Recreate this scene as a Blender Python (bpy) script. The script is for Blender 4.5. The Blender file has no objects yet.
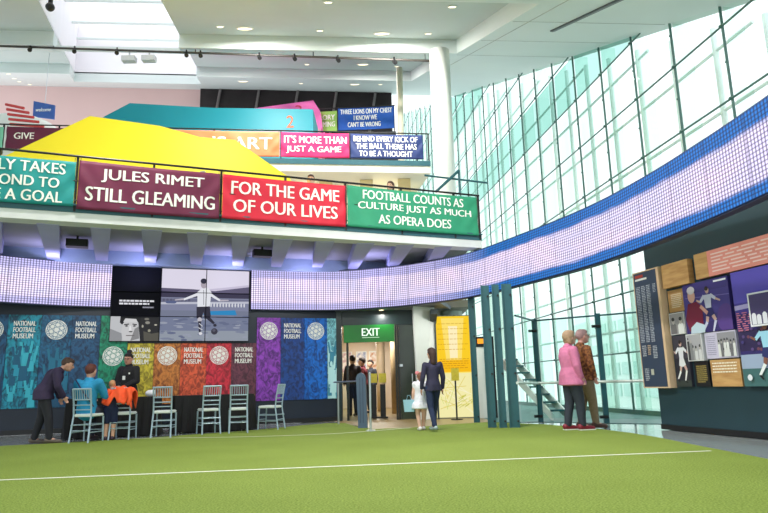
import bpy, bmesh, math, random
from mathutils import Vector, Matrix, noise
random.seed(7)
D = bpy.data; C = bpy.context.scene; COL = C.collection
PI = math.pi
V = Vector

# ---------------------------------------------------------------- camera
F_PX, PITCH, ROLL, EYE = 640.0, math.atan(128/640.0), 0.025, 0.85
cd = D.cameras.new('camera'); cam = D.objects.new('camera', cd); COL.objects.link(cam)
cd.sensor_fit = 'HORIZONTAL'; cd.sensor_width = 36.0; cd.lens = 36.0*F_PX/768.0
cd.clip_start = 0.05; cd.clip_end = 400
fw = V((0, math.cos(PITCH), math.sin(PITCH))); up0 = V((0, -math.sin(PITCH), math.cos(PITCH))); rt0 = V((1, 0, 0))
rt = rt0*math.cos(ROLL) - up0*math.sin(ROLL); upv = rt0*math.sin(ROLL) + up0*math.cos(ROLL)
cam.matrix_world = Matrix(((rt.x, upv.x, -fw.x, 0), (rt.y, upv.y, -fw.y, 0), (rt.z, upv.z, -fw.z, EYE), (0, 0, 0, 1)))
C.camera = cam

# ---------------------------------------------------------------- world and lights
world = D.worlds.new('world'); C.world = world; world.use_nodes = True
wb = world.node_tree.nodes['Background']
wb.inputs[0].default_value = (0.90, 0.97, 1.0, 1); wb.inputs[1].default_value = 1.25
C.view_settings.view_transform = 'Standard'; C.view_settings.look = 'None'
C.view_settings.gamma = 1.0; C.view_settings.exposure = 0.4; C.view_settings.use_curve_mapping = False
C.cycles.max_bounces = 8; C.cycles.transparent_max_bounces = 16
C.cycles.caustics_reflective = False; C.cycles.caustics_refractive = False
C.cycles.sample_clamp_indirect = 4.0

def area_light(name, loc, size, power, color=(1, .97, .92), rot=(0, 0, 0)):
    l = D.lights.new(name, 'AREA'); l.shape = 'DISK'; l.size = size; l.energy = power; l.color = color
    o = D.objects.new(name, l); COL.objects.link(o); o.location = loc; o.rotation_euler = rot
    return o
# lamps at the big recessed downlights, plus added fill lamps elsewhere under the roof
for lx, ly, lz, pw in ((-3.78, 16.46, 10.66, 260), (0.1, 16.79, 10.6, 260), (-0.64, 23.28, 13.1, 260), (-6.6, 23.3, 13.4, 130),
                       (-4.5, 9.5, 7.7, 170), (1.0, 9.5, 7.4, 170), (-4.0, 4.0, 5.7, 80), (1.5, 4.0, 5.5, 80)):
    area_light('ceiling_and_fill_lamp', (lx, ly, lz), .24, pw, rot=(math.atan(.381), 0, 0))
area_light('ceiling_and_fill_lamp', (-.3, 7.6, 6.1), .24, 200, rot=(0, math.radians(-38), 0))  # added fill light that brightens the exhibition wall
for lx, ly in ((-6.3, 11.35), (-4.6, 12.05), (-2.9, 12.75), (-1.2, 13.45)):      # added fill spots under the soffit, brightening the panel wall
    sl = D.lights.new('soffit_fill_light', 'SPOT'); sl.energy = 62; sl.spot_size = math.radians(98); sl.spot_blend = .5; sl.shadow_soft_size = .06; sl.color = (1, .97, .92)
    so_ = D.objects.new('soffit_fill_light', sl); COL.objects.link(so_); so_.location = (lx, ly, 3.66); so_.rotation_euler = (math.radians(42), 0, .37)
for lx, ly in ((-7.0, 13.2), (-5.4, 13.9), (-3.6, 14.7), (-1.9, 15.3), (-.3, 15.2)):      # lilac cove lamps on top of the wall and led band
    area_light('cove_lamp', (lx, ly, 3.70-.42), .3, 7, color=(.55, .55, 1), rot=(PI-.5, 0, .37))
area_light('lobby_lamp', (-.4, 19.5, 2.62), .8, 60)
area_light('lobby_lamp', (-.7, 22.6, 2.62), .8, 60)
area_light('entrance_lamp', (-0.10, 16.0, 2.62), .1, 12)
area_light('entrance_lamp', (1.6, 15.0, 2.65), .2, 14)
area_light('gallery_lamp', (-3.0, 19.8, 7.2), .4, 70)
area_light('gallery_lamp', (-7.5, 18.9, 7.2), .4, 70)
area_light('gallery_lamp', (.2, 20.0, 7.2), .4, 50)

# ---------------------------------------------------------------- colours and materials
def lin(c):
    return tuple(((v/255.0)/12.92 if v/255.0 <= .04045 else ((v/255.0+.055)/1.055)**2.4) for v in c)
_m = {}
def mat(name, rgb, rough=.6, metal=0., var=.06, scale=6., spec=.5, emit=0., bump=0.):
    if name in _m: return _m[name]
    m = D.materials.new(name); m.use_nodes = True; nt = m.node_tree; b = nt.nodes['Principled BSDF']
    c = lin(rgb)
    b.inputs['Roughness'].default_value = rough; b.inputs['Metallic'].default_value = metal
    b.inputs['Specular IOR Level'].default_value = spec
    tc = nt.nodes.new('ShaderNodeTexCoord'); nz = nt.nodes.new('ShaderNodeTexNoise'); nz.inputs['Scale'].default_value = scale
    nz.inputs['Detail'].default_value = 3
    nt.links.new(tc.outputs['Object'], nz.inputs['Vector'])
    r = nt.nodes.new('ShaderNodeValToRGB'); r.color_ramp.elements[0].position = .3; r.color_ramp.elements[1].position = .7
    r.color_ramp.elements[0].color = (*[v*(1-var) for v in c], 1); r.color_ramp.elements[1].color = (*[min(1, v*(1+var)) for v in c], 1)
    nt.links.new(nz.outputs[0], r.inputs[0]); nt.links.new(r.outputs[0], b.inputs['Base Color'])
    if emit:
        nt.links.new(r.outputs[0], b.inputs['Emission Color']); b.inputs['Emission Strength'].default_value = emit
    if bump:
        bp = nt.nodes.new('ShaderNodeBump'); bp.inputs['Strength'].default_value = bump; bp.inputs['Distance'].default_value = .02
        nt.links.new(nz.outputs[0], bp.inputs['Height']); nt.links.new(bp.outputs[0], b.inputs['Normal'])
    _m[name] = m; return m
def two_tone(name, a, b_, scale=8., rough=.6, lo=.42, hi=.58, detail=6., stretch=(1, 1, 1), emit=0., dist=0.):
    """a procedural mottled print in two colours"""
    if name in _m: return _m[name]
    m = D.materials.new(name); m.use_nodes = True; nt = m.node_tree; b = nt.nodes['Principled BSDF']
    b.inputs['Roughness'].default_value = rough
    tc = nt.nodes.new('ShaderNodeTexCoord'); mp = nt.nodes.new('ShaderNodeMapping'); mp.inputs['Scale'].default_value = stretch
    nz = nt.nodes.new('ShaderNodeTexNoise'); nz.inputs['Scale'].default_value = scale; nz.inputs['Detail'].default_value = detail
    nz.inputs['Distortion'].default_value = dist
    r = nt.nodes.new('ShaderNodeValToRGB'); r.color_ramp.elements[0].position = lo; r.color_ramp.elements[1].position = hi
    r.color_ramp.elements[0].color = (*lin(a), 1); r.color_ramp.elements[1].color = (*lin(b_), 1)
    L = nt.links.new; L(tc.outputs['Object'], mp.inputs[0]); L(mp.outputs[0], nz.inputs['Vector']); L(nz.outputs[0], r.inputs[0]); L(r.outputs[0], b.inputs['Base Color'])
    if emit: L(r.outputs[0], b.inputs['Emission Color']); b.inputs['Emission Strength'].default_value = emit
    _m[name] = m; return m
def glass(name, tint, gloss=.06, rough=.02):
    if name in _m: return _m[name]
    m = D.materials.new(name); m.use_nodes = True; nt = m.node_tree; nt.nodes.clear()
    out = nt.nodes.new('ShaderNodeOutputMaterial'); tr = nt.nodes.new('ShaderNodeBsdfTransparent'); gl = nt.nodes.new('ShaderNodeBsdfGlossy'); mx = nt.nodes.new('ShaderNodeMixShader')
    tr.inputs[0].default_value = (*tint, 1); gl.inputs['Roughness'].default_value = rough; gl.inputs[0].default_value = (.9, 1, .97, 1)
    mx.inputs[0].default_value = gloss
    nt.links.new(tr.outputs[0], mx.inputs[1]); nt.links.new(gl.outputs[0], mx.inputs[2]); nt.links.new(mx.outputs[0], out.inputs[0])
    _m[name] = m; return m
def flat(rgb, emit=0., rough=.55):
    """plain printed or lit colour, keyed by its value"""
    key = 'print_%02x%02x%02x_%d_%d' % (*rgb, int(emit*100), int(rough*100))
    if key in _m: return _m[key]
    m = D.materials.new(key); m.use_nodes = True; b = m.node_tree.nodes['Principled BSDF']
    b.inputs['Roughness'].default_value = rough
    if emit:
        b.inputs['Specular IOR Level'].default_value = .1
        b.inputs['Base Color'].default_value = (.01, .01, .01, 1); b.inputs['Emission Color'].default_value = (*lin(rgb), 1); b.inputs['Emission Strength'].default_value = emit
    else: b.inputs['Base Color'].default_value = (*lin(rgb), 1)
    _m[key] = m; return m

# ---------------------------------------------------------------- mesh helpers
def link(name, me, parent=None, mats=None, smooth=False):
    o = D.objects.new(name, me); COL.objects.link(o)
    if mats:
        for m in (mats if isinstance(mats, (list, tuple)) else [mats]): me.materials.append(m)
    if smooth:
        for p in me.polygons: p.use_smooth = True
    if parent: o.parent = parent
    return o
def obj(name, bm, m, parent=None, smooth=False):
    bmesh.ops.recalc_face_normals(bm, faces=bm.faces)
    me = D.meshes.new(name); bm.to_mesh(me); bm.free(); return link(name, me, parent, m, smooth)
def tag(o, label=None, cat=None, group=None, kind=None):
    if label: o['label'] = label
    if cat: o['category'] = cat
    if group: o['group'] = group
    if kind: o['kind'] = kind
    return o
def struct(name, bm, m, parent=None, **k):
    o = obj(name, bm, m, parent, **k)
    if not parent: o['kind'] = 'structure'
    return o
def empty(name, label, cat, loc=(0, 0, 0), rz=0, group=None):
    o = D.objects.new(name, None); COL.objects.link(o); o.location = loc; o.rotation_euler = (0, 0, rz); o.empty_display_size = .1
    return tag(o, label, cat, group)
def B(): return bmesh.new()
def box(bm, x0, x1, y0, y1, z0, z1, M=None):
    vs = [bm.verts.new(V(p) if M is None else M @ V(p)) for p in ((x0, y0, z0), (x1, y0, z0), (x1, y1, z0), (x0, y1, z0), (x0, y0, z1), (x1, y0, z1), (x1, y1, z1), (x0, y1, z1))]
    for f in ((0, 3, 2, 1), (4, 5, 6, 7), (0, 1, 5, 4), (1, 2, 6, 5), (2, 3, 7, 6), (3, 0, 4, 7)): bm.faces.new([vs[i] for i in f])
    return bm
def hexa(bm, bot, top):
    """prism between two loops of equal length"""
    a = [bm.verts.new(p) for p in bot]; b = [bm.verts.new(p) for p in top]; n = len(a)
    bm.faces.new(a[::-1]); bm.faces.new(b)
    for i in range(n): bm.faces.new((a[i], a[(i+1) % n], b[(i+1) % n], b[i]))
    return bm
def prism(bm, pts, z0, z1): return hexa(bm, [V((p[0], p[1], z0)) for p in pts], [V((p[0], p[1], z1)) for p in pts])
def tube(bm, pts, r, n=8, r2=None):
    pts = [V(p) for p in pts]; rings = []
    for i, p in enumerate(pts):
        d = (pts[min(i+1, len(pts)-1)] - pts[max(i-1, 0)]).normalized()
        a = V((0, 0, 1)) if abs(d.z) < .9 else V((1, 0, 0)); u = d.cross(a).normalized(); w = d.cross(u)
        rr = r if r2 is None else r + (r2-r)*i/(len(pts)-1)
        rings.append([bm.verts.new(p + (u*math.cos(2*PI*k/n) + w*math.sin(2*PI*k/n))*rr) for k in range(n)])
    for A, Bq in zip(rings, rings[1:]):
        for k in range(n): bm.faces.new((A[k], A[(k+1) % n], Bq[(k+1) % n], Bq[k]))
    bm.faces.new(rings[0][::-1]); bm.faces.new(rings[-1])
    return bm
def ball(bm, c, rx, ry=None, rz=None, M=None, seg=12):
    ry = ry or rx; rz = rz or rx
    T = Matrix.Translation(V(c)) @ (M or Matrix()) @ Matrix.Diagonal((rx, ry, rz, 1))
    bmesh.ops.create_uvsphere(bm, u_segments=seg, v_segments=max(6, seg//2+1), radius=1, matrix=T); return bm

class Frame:
    """a vertical plane: origin, direction (to the viewer's right), out (toward the hall)"""
    def __init__(s, o, d, flip=1):
        s.o = V((o[0], o[1], 0)); s.d = V((d[0], d[1], 0)).normalized(); s.n = V((s.d.y, -s.d.x, 0))*flip
    def __call__(s, u, z, off=0.): return s.o + s.d*u + s.n*off + V((0, 0, z))
    def box(s, bm, u0, u1, z0, z1, o0, o1):
        return hexa(bm, [s(u0, z0, o0), s(u1, z0, o0), s(u1, z0, o1), s(u0, z0, o1)], [s(u0, z1, o0), s(u1, z1, o0), s(u1, z1, o1), s(u0, z1, o1)])
BW = Frame((-1.28, 16.22), (.9386, .345))          # back wall with the coloured panels
L1 = Frame((-6.42, 10.19), (.926, .377))           # first balcony front
L2 = Frame((-11, 17.5), (.9923, .1234))            # second balcony front
L3 = Frame((-2.6, 22.2), (.998, -.05))             # third balcony front
RW = Frame((4.62, 11.18), (.23, -.973))            # exhibition wall
FD = V((-.13, .99, 0)).normalized(); FN = V((.99, .13, 0)).normalized(); FA = V((6.15, 14.92, 0))
def fac(s, z, off=0.): return FA + FD*s + FN*off + V((0, 0, z))     # glass wall; off is outward

def place_text(txt, frame, u, z, w, h, off, m, parent=None, name='lettering', bold=.012, disp=None, shear=0., slope=0.):
    """lettering as a thin raised mesh, its block fitted to w x h, centred at u, z on the frame"""
    cu = D.curves.new('t', 'FONT'); cu.body = txt; cu.align_x = 'CENTER'; cu.align_y = 'CENTER'; cu.resolution_u = 3; cu.shear = shear
    cu.space_line = .95
    to = D.objects.new('t', cu); COL.objects.link(to)
    me = D.meshes.new_from_object(to.evaluated_get(bpy.context.evaluated_depsgraph_get())); D.objects.remove(to); D.curves.remove(cu)
    xs = [v.co.x for v in me.vertices]; ys = [v.co.y for v in me.vertices]
    x0, x1, y0, y1 = min(xs), max(xs), min(ys), max(ys)
    for v in me.vertices:
        a = u + ((v.co.x-x0)/(x1-x0) - .5)*w; b = z + ((v.co.y-y0)/(y1-y0) - .5)*h + slope*(a-u)
        v.co = frame(a, b, off + (disp(a, b) if disp else 0))
    me.materials.clear()
    if bold:
        bm = bmesh.new(); bm.from_mesh(me); g = list(bm.verts)+list(bm.edges)+list(bm.faces); b = h/(1+.0)*(.028 if '\n' not in txt else .01)
        bmesh.ops.translate(bm, verts=bm.verts[:], vec=frame.d*(-b))
        d = bmesh.ops.duplicate(bm, geom=g); bmesh.ops.translate(bm, verts=[v for v in d['geom'] if isinstance(v, bmesh.types.BMVert)], vec=frame.d*(2*b)+frame.n*.0006)
        bm.to_mesh(me); bm.free()
    return link(name, me, parent, m)

def picture(name, frame, u0, z0, w, h, off, shapes, parent=None, emit=0., skew=0.):
    """a flat printed picture: layered coloured shapes in 0..1 coordinates on the frame"""
    bm = B(); mats = []; idx = {}
    i = 0; pk = None
    for sh in shapes:
        rgb = sh[0]; kind = sh[1]; i += not (kind == 't' and pk == 't'); pk = kind
        if rgb not in idx: idx[rgb] = len(mats); mats.append(flat(rgb, emit))
        if kind == 'p': pts = sh[2]
        elif kind in 'rt': x0, y0, x1, y1 = sh[2]; pts = [(x0, y0), (x1, y0), (x1, y1), (x0, y1)]
        elif kind == 'e':
            cx, cy, rx, ry = sh[2][:4]; a = sh[2][4] if len(sh[2]) > 4 else 0
            pts = []
            for k in range(14):
                X = rx*math.cos(2*PI*k/14)*w; Y = ry*math.sin(2*PI*k/14)*h
                pts.append((cx+(X*math.cos(a)-Y*math.sin(a))/w, cy+(X*math.sin(a)+Y*math.cos(a))/h))
        elif kind == 'l':
            (xa, ya), (xb, yb), t = sh[2]; dx, dy = (xb-xa)*w, (yb-ya)*h; ln = math.hypot(dx, dy) or 1; px, py = -dy/ln*t/2/w, dx/ln*t/2/h
            t2 = sh[3] if len(sh) > 3 else t; qx, qy = px*t2/t, py*t2/t
            pts = [(xa+px, ya+py), (xb+qx, yb+qy), (xb-qx, yb-qy), (xa-px, ya-py)]
        pts = [(min(1, max(0, x)), min(1, max(0, y))) for x, y in pts]
        try:
            f = bm.faces.new([bm.verts.new(frame(u0+x*w, z0+y*h, off+.0004*i)) for x, y in pts]); f.material_index = idx[rgb]
        except ValueError: pass
    me = D.meshes.new(name); bm.to_mesh(me); bm.free(); return link(name, me, parent, mats)
def player(cx, cy, s, shirt, shorts, skin, asp=1., hair=(40, 30, 25), flipx=1, sock=(235, 235, 235)):
    """a running footballer as printed shapes; cx, cy the hips; s half the figure's height; asp = h/w"""
    q = lambda x, y: (cx+x*s*asp*flipx, cy+y*s)
    S = []
    def limb(c, a, b, t, t2): S.append((c, 'p', _limb(q(*a), q(*b), t*s, t2*s, asp)))
    limb(skin, (.05, 0), (.3, -.42), .2, .14); limb(sock, (.3, -.42), (.12, -.88), .13, .09); limb((25, 25, 30), (.12, -.9), (.3, -.97), .08, .06)
    limb(skin, (-.05, 0), (-.16, -.45), .2, .14); limb(sock, (-.16, -.45), (-.42, -.8), .13, .09); limb((25, 25, 30), (-.42, -.8), (-.3, -.93), .08, .06)
    limb(shorts, (-.02, .1), (-.12, -.24), .3, .26); limb(shorts, (.02, .1), (.17, -.22), .28, .24)
    limb(shirt, (0, .6), (0, .08), .42, .3)
    limb(shirt, (-.17, .57), (-.42, .35), .15, .12); limb(skin, (-.42, .35), (-.62, .45), .09, .06)
    limb(shirt, (.17, .57), (.42, .4), .15, .12); limb(skin, (.42, .4), (.66, .3), .09, .06)
    S.append((skin, 'e', (cx+.02*s*asp, cy+.77*s, .1*s*asp, .13*s))); S.append((hair, 'e', (cx, cy+.84*s, .1*s*asp, .09*s)))
    return S
def _limb(a, b, t, t2, asp):
    dx, dy = (b[0]-a[0])/asp, b[1]-a[1]; L = math.hypot(dx, dy) or 1; px, py = -dy/L/2*asp, dx/L/2
    return [(a[0]+px*t, a[1]+py*t), (b[0]+px*t2, b[1]+py*t2), (b[0]-px*t2, b[1]-py*t2), (a[0]-px*t, a[1]-py*t)]

# ---------------------------------------------------------------- shared materials
WHITE = mat('white_paint', (238, 240, 236), .5, var=.02)
CEIL = mat('ceiling_paint', (190, 202, 198), .6, var=.03, scale=.6)
CEILB = mat('beam_paint', (220, 228, 226), .6, var=.02, scale=.6)
CREAM = mat('cream_paint', (226, 220, 196), .6, var=.03, scale=1.5)
NAVY = mat('dark_navy_wall', (22, 34, 52), .45, var=.12, scale=2)
DTEAL = mat('dark_teal_steel', (34, 88, 98), .4, var=.08)
KICK = mat('teal_kick_plate', (44, 92, 104), .45, var=.08)
BLACK = mat('black_metal', (18, 18, 20), .45, var=.1)
STEEL = mat('brushed_steel', (190, 196, 200), .3, .8, var=.05)
MULL = mat('green_grey_mullion', (74, 112, 104), .4, var=.1)
FINM = glass('pale_green_glass_fin', (.74, .88, .82), .06)
GLASS = glass('clear_glass', (.93, .985, .96), .05)
TINT = glass('teal_reflection_glass', (.44, .68, .62), .08)  # teal tint stands in for the interior reflected in these rows
BARG = glass('barrier_glass', (.80, .93, .90), .05)
TEXTW = mat('white_lettering', (246, 246, 240), .6, var=.02)

# ================================================================ SETTING: floor
tile = mat('grey_polished_floor', (168, 176, 178), .1, var=.03, scale=1.2, spec=.9)
struct('floor', prism(B(), [(-14, -2), (9.5, -2), (9.5, 12), (6, 24), (-14, 24)], -.25, -.012), tile)
# turf
turf = D.materials.new('green_artificial_turf'); turf.use_nodes = True; nt = turf.node_tree; b = nt.nodes['Principled BSDF']; b.inputs['Roughness'].default_value = .9
b.inputs['Specular IOR Level'].default_value = .15
tc = nt.nodes.new('ShaderNodeTexCoord'); n1 = nt.nodes.new('ShaderNodeTexNoise'); n1.inputs['Scale'].default_value = 60; n1.inputs['Detail'].default_value = 6
n2 = nt.nodes.new('ShaderNodeTexNoise'); n2.inputs['Scale'].default_value = .9; n2.inputs['Detail'].default_value = 4
r1 = nt.nodes.new('ShaderNodeValToRGB'); r1.color_ramp.elements[0].position = .3; r1.color_ramp.elements[1].position = .72
r1.color_ramp.elements[0].color = (*lin((96, 116, 44)), 1); r1.color_ramp.elements[1].color = (*lin((160, 178, 88)), 1)
mx = nt.nodes.new('ShaderNodeMixRGB'); mx.blend_type = 'MULTIPLY'; mx.inputs[0].default_value = .5
r2 = nt.nodes.new('ShaderNodeValToRGB'); r2.color_ramp.elements[0].position = .3; r2.color_ramp.elements[1].position = .7
r2.color_ramp.elements[0].color = (.78, .78, .7, 1); r2.color_ramp.elements[1].color = (1, 1, 1, 1)
bp = nt.nodes.new('ShaderNodeBump'); bp.inputs['Strength'].default_value = .6; bp.inputs['Distance'].default_value = .02
Lk = nt.links.new
Lk(tc.outputs['Object'], n1.inputs['Vector']); Lk(tc.outputs['Object'], n2.inputs['Vector']); Lk(n1.outputs[0], r1.inputs[0]); Lk(n2.outputs[0], r2.inputs[0])
Lk(r1.outputs[0], mx.inputs[1]); Lk(r2.outputs[0], mx.inputs[2]); Lk(mx.outputs[0], b.inputs['Base Color']); Lk(n1.outputs[0], bp.inputs['Height']); Lk(bp.outputs[0], b.inputs['Normal'])
turf_edge = [(-12, -1.5), (3.95, -1.5), (3.93, 5.5), (3.9, 8.3), (3.92, 9.6), (3.86, 10.6), (3.66, 11.6), (3.1, 13.1), (2.2, 14.3), (1.2, 13.8), (.45, 13.1), (-.3, 13.0), (-.7, 14.0), (-1.0, 15.3),
             (-1.4, 15.42), (-2.0, 14.7), (-2.74, 13.6), (-4.2, 12.3), (-5.66, 11.45), (-6.5, 11.1), (-12, 9.3)]
struct('trim_1', prism(B(), turf_edge, -.011, 0), turf)
# painted pitch lines
def ribbon(bm, pts, w, z):
    prev = None
    for i, p in enumerate(pts):
        p = V((p[0], p[1], z)); q = V((*pts[min(i+1, len(pts)-1)], z)) - V((*pts[max(i-1, 0)], z)); n = V((-q.y, q.x, 0)).normalized()*w/2
        cur = (bm.verts.new(p-n), bm.verts.new(p+n))
        if prev: bm.faces.new((prev[0], cur[0], cur[1], prev[1]))
        prev = cur
    return bm
pm = mat('white_pitch_paint', (236, 240, 222), .8, var=.05, scale=40)
struct('trim_2', ribbon(B(), [(-12, 5.7), (-3.93, 6.74), (3.74, 7.75)], .055, .003), pm)
def catmull(pts, n=8):
    out = []
    P = [V(p) for p in pts]; P = [2*P[0]-P[1]] + P + [2*P[-1]-P[-2]]
    for i in range(1, len(P)-2):
        for k in range(n):
            t = k/n; a, b_, c, d = P[i-1:i+3]
            out.append(.5*((2*b_)+(c-a)*t+(2*a-5*b_+4*c-d)*t*t+(3*b_-a-3*c+d)*t**3))
    out.append(P[-2]); return out
arc = [tuple(p) for p in catmull([(-5.2, 12.1), (-4.34, 12.0), (-3.38, 11.83), (-2.28, 11.75), (-1.05, 11.95), (-.35, 12.4), (.45, 13.05)])]
struct('trim_3', ribbon(B(), arc, .05, .003), pm)

# ================================================================ SETTING: roof
def rz_(x, y, dz=0.): return 10.69 - .05*(x-5.67) + .381*(y-18.49) + dz
def xs_(y): return 2.236 - .131*(y-18.49)        # left edge of the spine
def xf_(y): return 5.67 + .05 - .1313*(y-18.49)  # glass wall
def roof_slab(bm, pts, d0, d1): return hexa(bm, [V((x, y, rz_(x, y, d0))) for x, y in pts], [V((x, y, rz_(x, y, d1))) for x, y in pts])
struct('ceiling', roof_slab(B(), [(xs_(3), 3), (xf_(3)+.3, 3), (xf_(32)+.3, 32), (xs_(32), 32)], 0, .5), CEILB)
def skl(y): return -7.0 - .45*(y-11.35)
def skr(y): return -4.55 - .235*(y-11.35)
for i, (ya, yb) in enumerate(((3, 11.35), (17.65, 18.95), (25.25, 32))):
    bm = B()
    if i == 2:
        roof_slab(bm, [(skr(ya), ya), (xs_(ya), ya), (xs_(yb), yb), (skr(29), 29), (skr(29), yb)][:3] + [(skr(yb), yb)], 0, .5)
        roof_slab(bm, [(-26, ya), (skl(ya), ya), (skl(28.5), 28.5), (-26, 28.5)], 0, .5)
        roof_slab(bm, [(-26, 28.5), (skr(28.5), 28.5), (skr(yb), yb), (-26, yb)], 0, .5)
    elif i == 1:
        roof_slab(bm, [(-26, ya), (skl(ya), ya), (skl(yb), yb), (-26, yb)], 0, .5)
        roof_slab(bm, [(skr(ya), ya), (xs_(ya), ya), (xs_(yb), yb), (skr(yb), yb)], 0, .5)
        roof_slab(bm, [(skl(18.3)-.1, 18.3), (skr(18.3)+.1, 18.3), (skr(18.9)+.1, 18.9), (skl(18.9)-.1, 18.9)], 0, .1)
    else: roof_slab(bm, [(-26, ya), (xs_(ya), ya), (xs_(yb), yb), (-26, yb)], 0, .5)
    struct('trim_%d' % (4+i), bm, CEILB)
bm = B()
for ya, yb in ((11.35, 17.65), (18.95, 25.25)):
    roof_slab(bm, [(-26, ya), (skl(ya), ya), (skl(yb), yb), (-26, yb)], .45, .5)
    roof_slab(bm, [(skr(ya), ya), (xs_(ya), ya), (xs_(yb), yb), (skr(yb), yb)], .45, .5)
struct('ceiling_recess', bm, CEIL)
# skylight shaft cut through the roof, white lined, open to the sky
bm = B()
SHAFT = mat('skylight_lining', (244, 240, 244), .5, var=.02, scale=.8)
def shaft_wall(a, b_, top=2.6, flare=.7):
    cx = V((-8.5, 19, 0))
    p = [V((a[0], a[1], rz_(*a, .0 if a[2:] else .44))) for a in (a, b_)]
    q = [v + V((0, 0, top)) for v in p]
    bm.faces.new([bm.verts.new(v) for v in (p[0], p[1], q[1], q[0])])
ys = [11.35, 28.5]
for f in (skl, skr): shaft_wall((f(ys[0]), ys[0]), (f(ys[1]), ys[1]))
for y in ys: shaft_wall((skl(y), y), (skr(y), y))
ro = struct('trim_7', bm, SHAFT)
# roof over the shaft: glazing bars only
bm = B()
for k in range(5):
    y = 12.5+k*3.9; tube(bm, [(skl(y), y, rz_(skl(y), y, 2.2)), (skr(y), y, rz_(skr(y), y, 2.2))], .06, 6)
struct('trim_8', bm, CEILB)
# joint line and slot light in the spine
bm = B()
for t0, y0, y1 in ((-3.0, 5, 20.5),):
    pts = [V((5.67, 18.49, 0)) + FN*t0 + FD*((y-18.49)/.99) for y in (y0, y1)]
    tube(bm, [(p.x, p.y, rz_(p.x, p.y, .0)) for p in pts], .012, 4)
for y in (13.0, 15.4, 17.9):
    tube(bm, [(xs_(y)+.05, y, rz_(xs_(y)+.05, y)), (xf_(y)-.05, y, rz_(xf_(y)-.05, y))], .008, 4)
struct('trim_9', bm, mat('ceiling_joint', (176, 182, 178), .7))
so = empty('slot_light', 'long dark slot light fitting in the white ceiling beside the glass wall', 'ceiling light', (4.35, 12.4, rz_(4.35, 12.4)))
bm = B(); pts = [V((5.67, 18.49, 0)) + FN*(-2.1) + FD*(s) for s in (-7.6, -4.3)]
for o_, w_, d_ in ((0, .05, .01),):
    a, c = [V((p.x, p.y, rz_(p.x, p.y, -.03))) for p in pts]
    hexa(bm, [a-FN*.05, c-FN*.05, c+FN*.05, a+FN*.05], [v+V((0, 0, .06)) for v in (a-FN*.05, c-FN*.05, c+FN*.05, a+FN*.05)])
h = obj('housing', bm, mat('dark_grey_fitting', (70, 76, 80), .5)); h.parent = so; h.matrix_parent_inverse = Matrix.Translation(-so.location)
bm = B(); a, c = [V((p.x, p.y, rz_(p.x, p.y, -.04))) for p in pts]
hexa(bm, [a-FN*.015, c-FN*.015, c+FN*.015, a+FN*.015], [v+V((0, 0, .012)) for v in (a-FN*.015, c-FN*.015, c+FN*.015, a+FN*.015)])
h = obj('diffuser', bm, mat('grey_diffuser', (110, 116, 120), .4)); h.parent = so; h.matrix_parent_inverse = Matrix.Translation(-so.location)
so['label'] = 'long dark slot light fitting in the white ceiling beside the glass wall'

# ================================================================ SETTING: glass wall
S_M = [-10.2, -8.6, -7.0, -5.33, -3.66, -2.04, -.43, 1.2, 2.82, 4.35, 5.87, 7.35, 8.8, 10.4, 12.0, 13.6, 15.2, 16.8, 18.4, 20.0, 21.6, 23.2, 24.8, 26.4, 28.0, 29.6, 31.2, 32.8, 34.4]
Z_T = [0.0, 1.48, 2.95, 4.45, 5.98, 7.47, 8.95, 10.47, 11.95, 13.45, 14.95, 16.4, 17.9, 19.4, 20.9, 22.4]
def ftop(s): p = fac(s, 0); return rz_(p.x, p.y)
gw = struct('window_1', (lambda bm: (bm, [hexa(bm, [fac(S_M[0], -.02), fac(S_M[-1], -.02), fac(S_M[-1], -.02, .1), fac(S_M[0], -.02, .1)],
        [v+V((0, 0, .12)) for v in (fac(S_M[0], -.02), fac(S_M[-1], -.02), fac(S_M[-1], -.02, .1), fac(S_M[0], -.02, .1))])])[0])(B()), MULL)
clear, tint = B(), B()
for i in range(len(S_M)-1):
    for j in range(len(Z_T)-1):
        s0, s1 = S_M[i]+.03, S_M[i+1]-.03; z0, z1 = Z_T[j]+.03, Z_T[j+1]-.03
        t0, t1 = min(z1, ftop(s0)), min(z1, ftop(s1))
        if t1 <= z0 and t0 <= z0: continue
        t0, t1 = max(t0, z0), max(t1, z0)
        sp = (j == 6 and S_M[i] > -2.1) or (j in (9, 10) and 11 < S_M[i] < 17)
        bm = tint if sp else clear
        try: bm.faces.new([bm.verts.new(p) for p in (fac(s0, z0, .05), fac(s1, z0, .05), fac(s1, t1, .05), fac(s0, t0, .05))])
        except ValueError: pass
struct('pane', clear, GLASS, gw); struct('pane', tint, TINT, gw)
for s in S_M:
    t = ftop(s)
    bm = B(); hexa(bm, [fac(s-.012, 0), fac(s+.012, 0), fac(s+.012, 0, .05), fac(s-.012, 0, .05)], [fac(s-.012, t), fac(s+.012, t), fac(s+.012, t, .05), fac(s-.012, t, .05)])
    for z in Z_T[1:]:
        if z < t: ball(bm, fac(s, z, -.02), .036, seg=8)
        if z+.7 < t: ball(bm, fac(s, z+.75, -.0), .026, seg=6)
    struct('mullion', bm, MULL, gw)
    bm = B(); bm.faces.new([bm.verts.new(p) for p in (fac(s, 0, .1), fac(s, 0, .5), fac(s, t, .5), fac(s, t, .1))])
    struct('glass_fin', bm, FINM, gw)
for z in Z_T[1:]:
    s_in = next((s for s in [S_M[0]+.05*k for k in range(900)] if ftop(s) > z), None)
    if s_in is None or s_in > S_M[-1]: continue
    bm = B(); tube(bm, [fac(s_in, z, 0), fac(S_M[-1], z, 0)], .022, 6); struct('transom', bm, MULL, gw)
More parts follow.
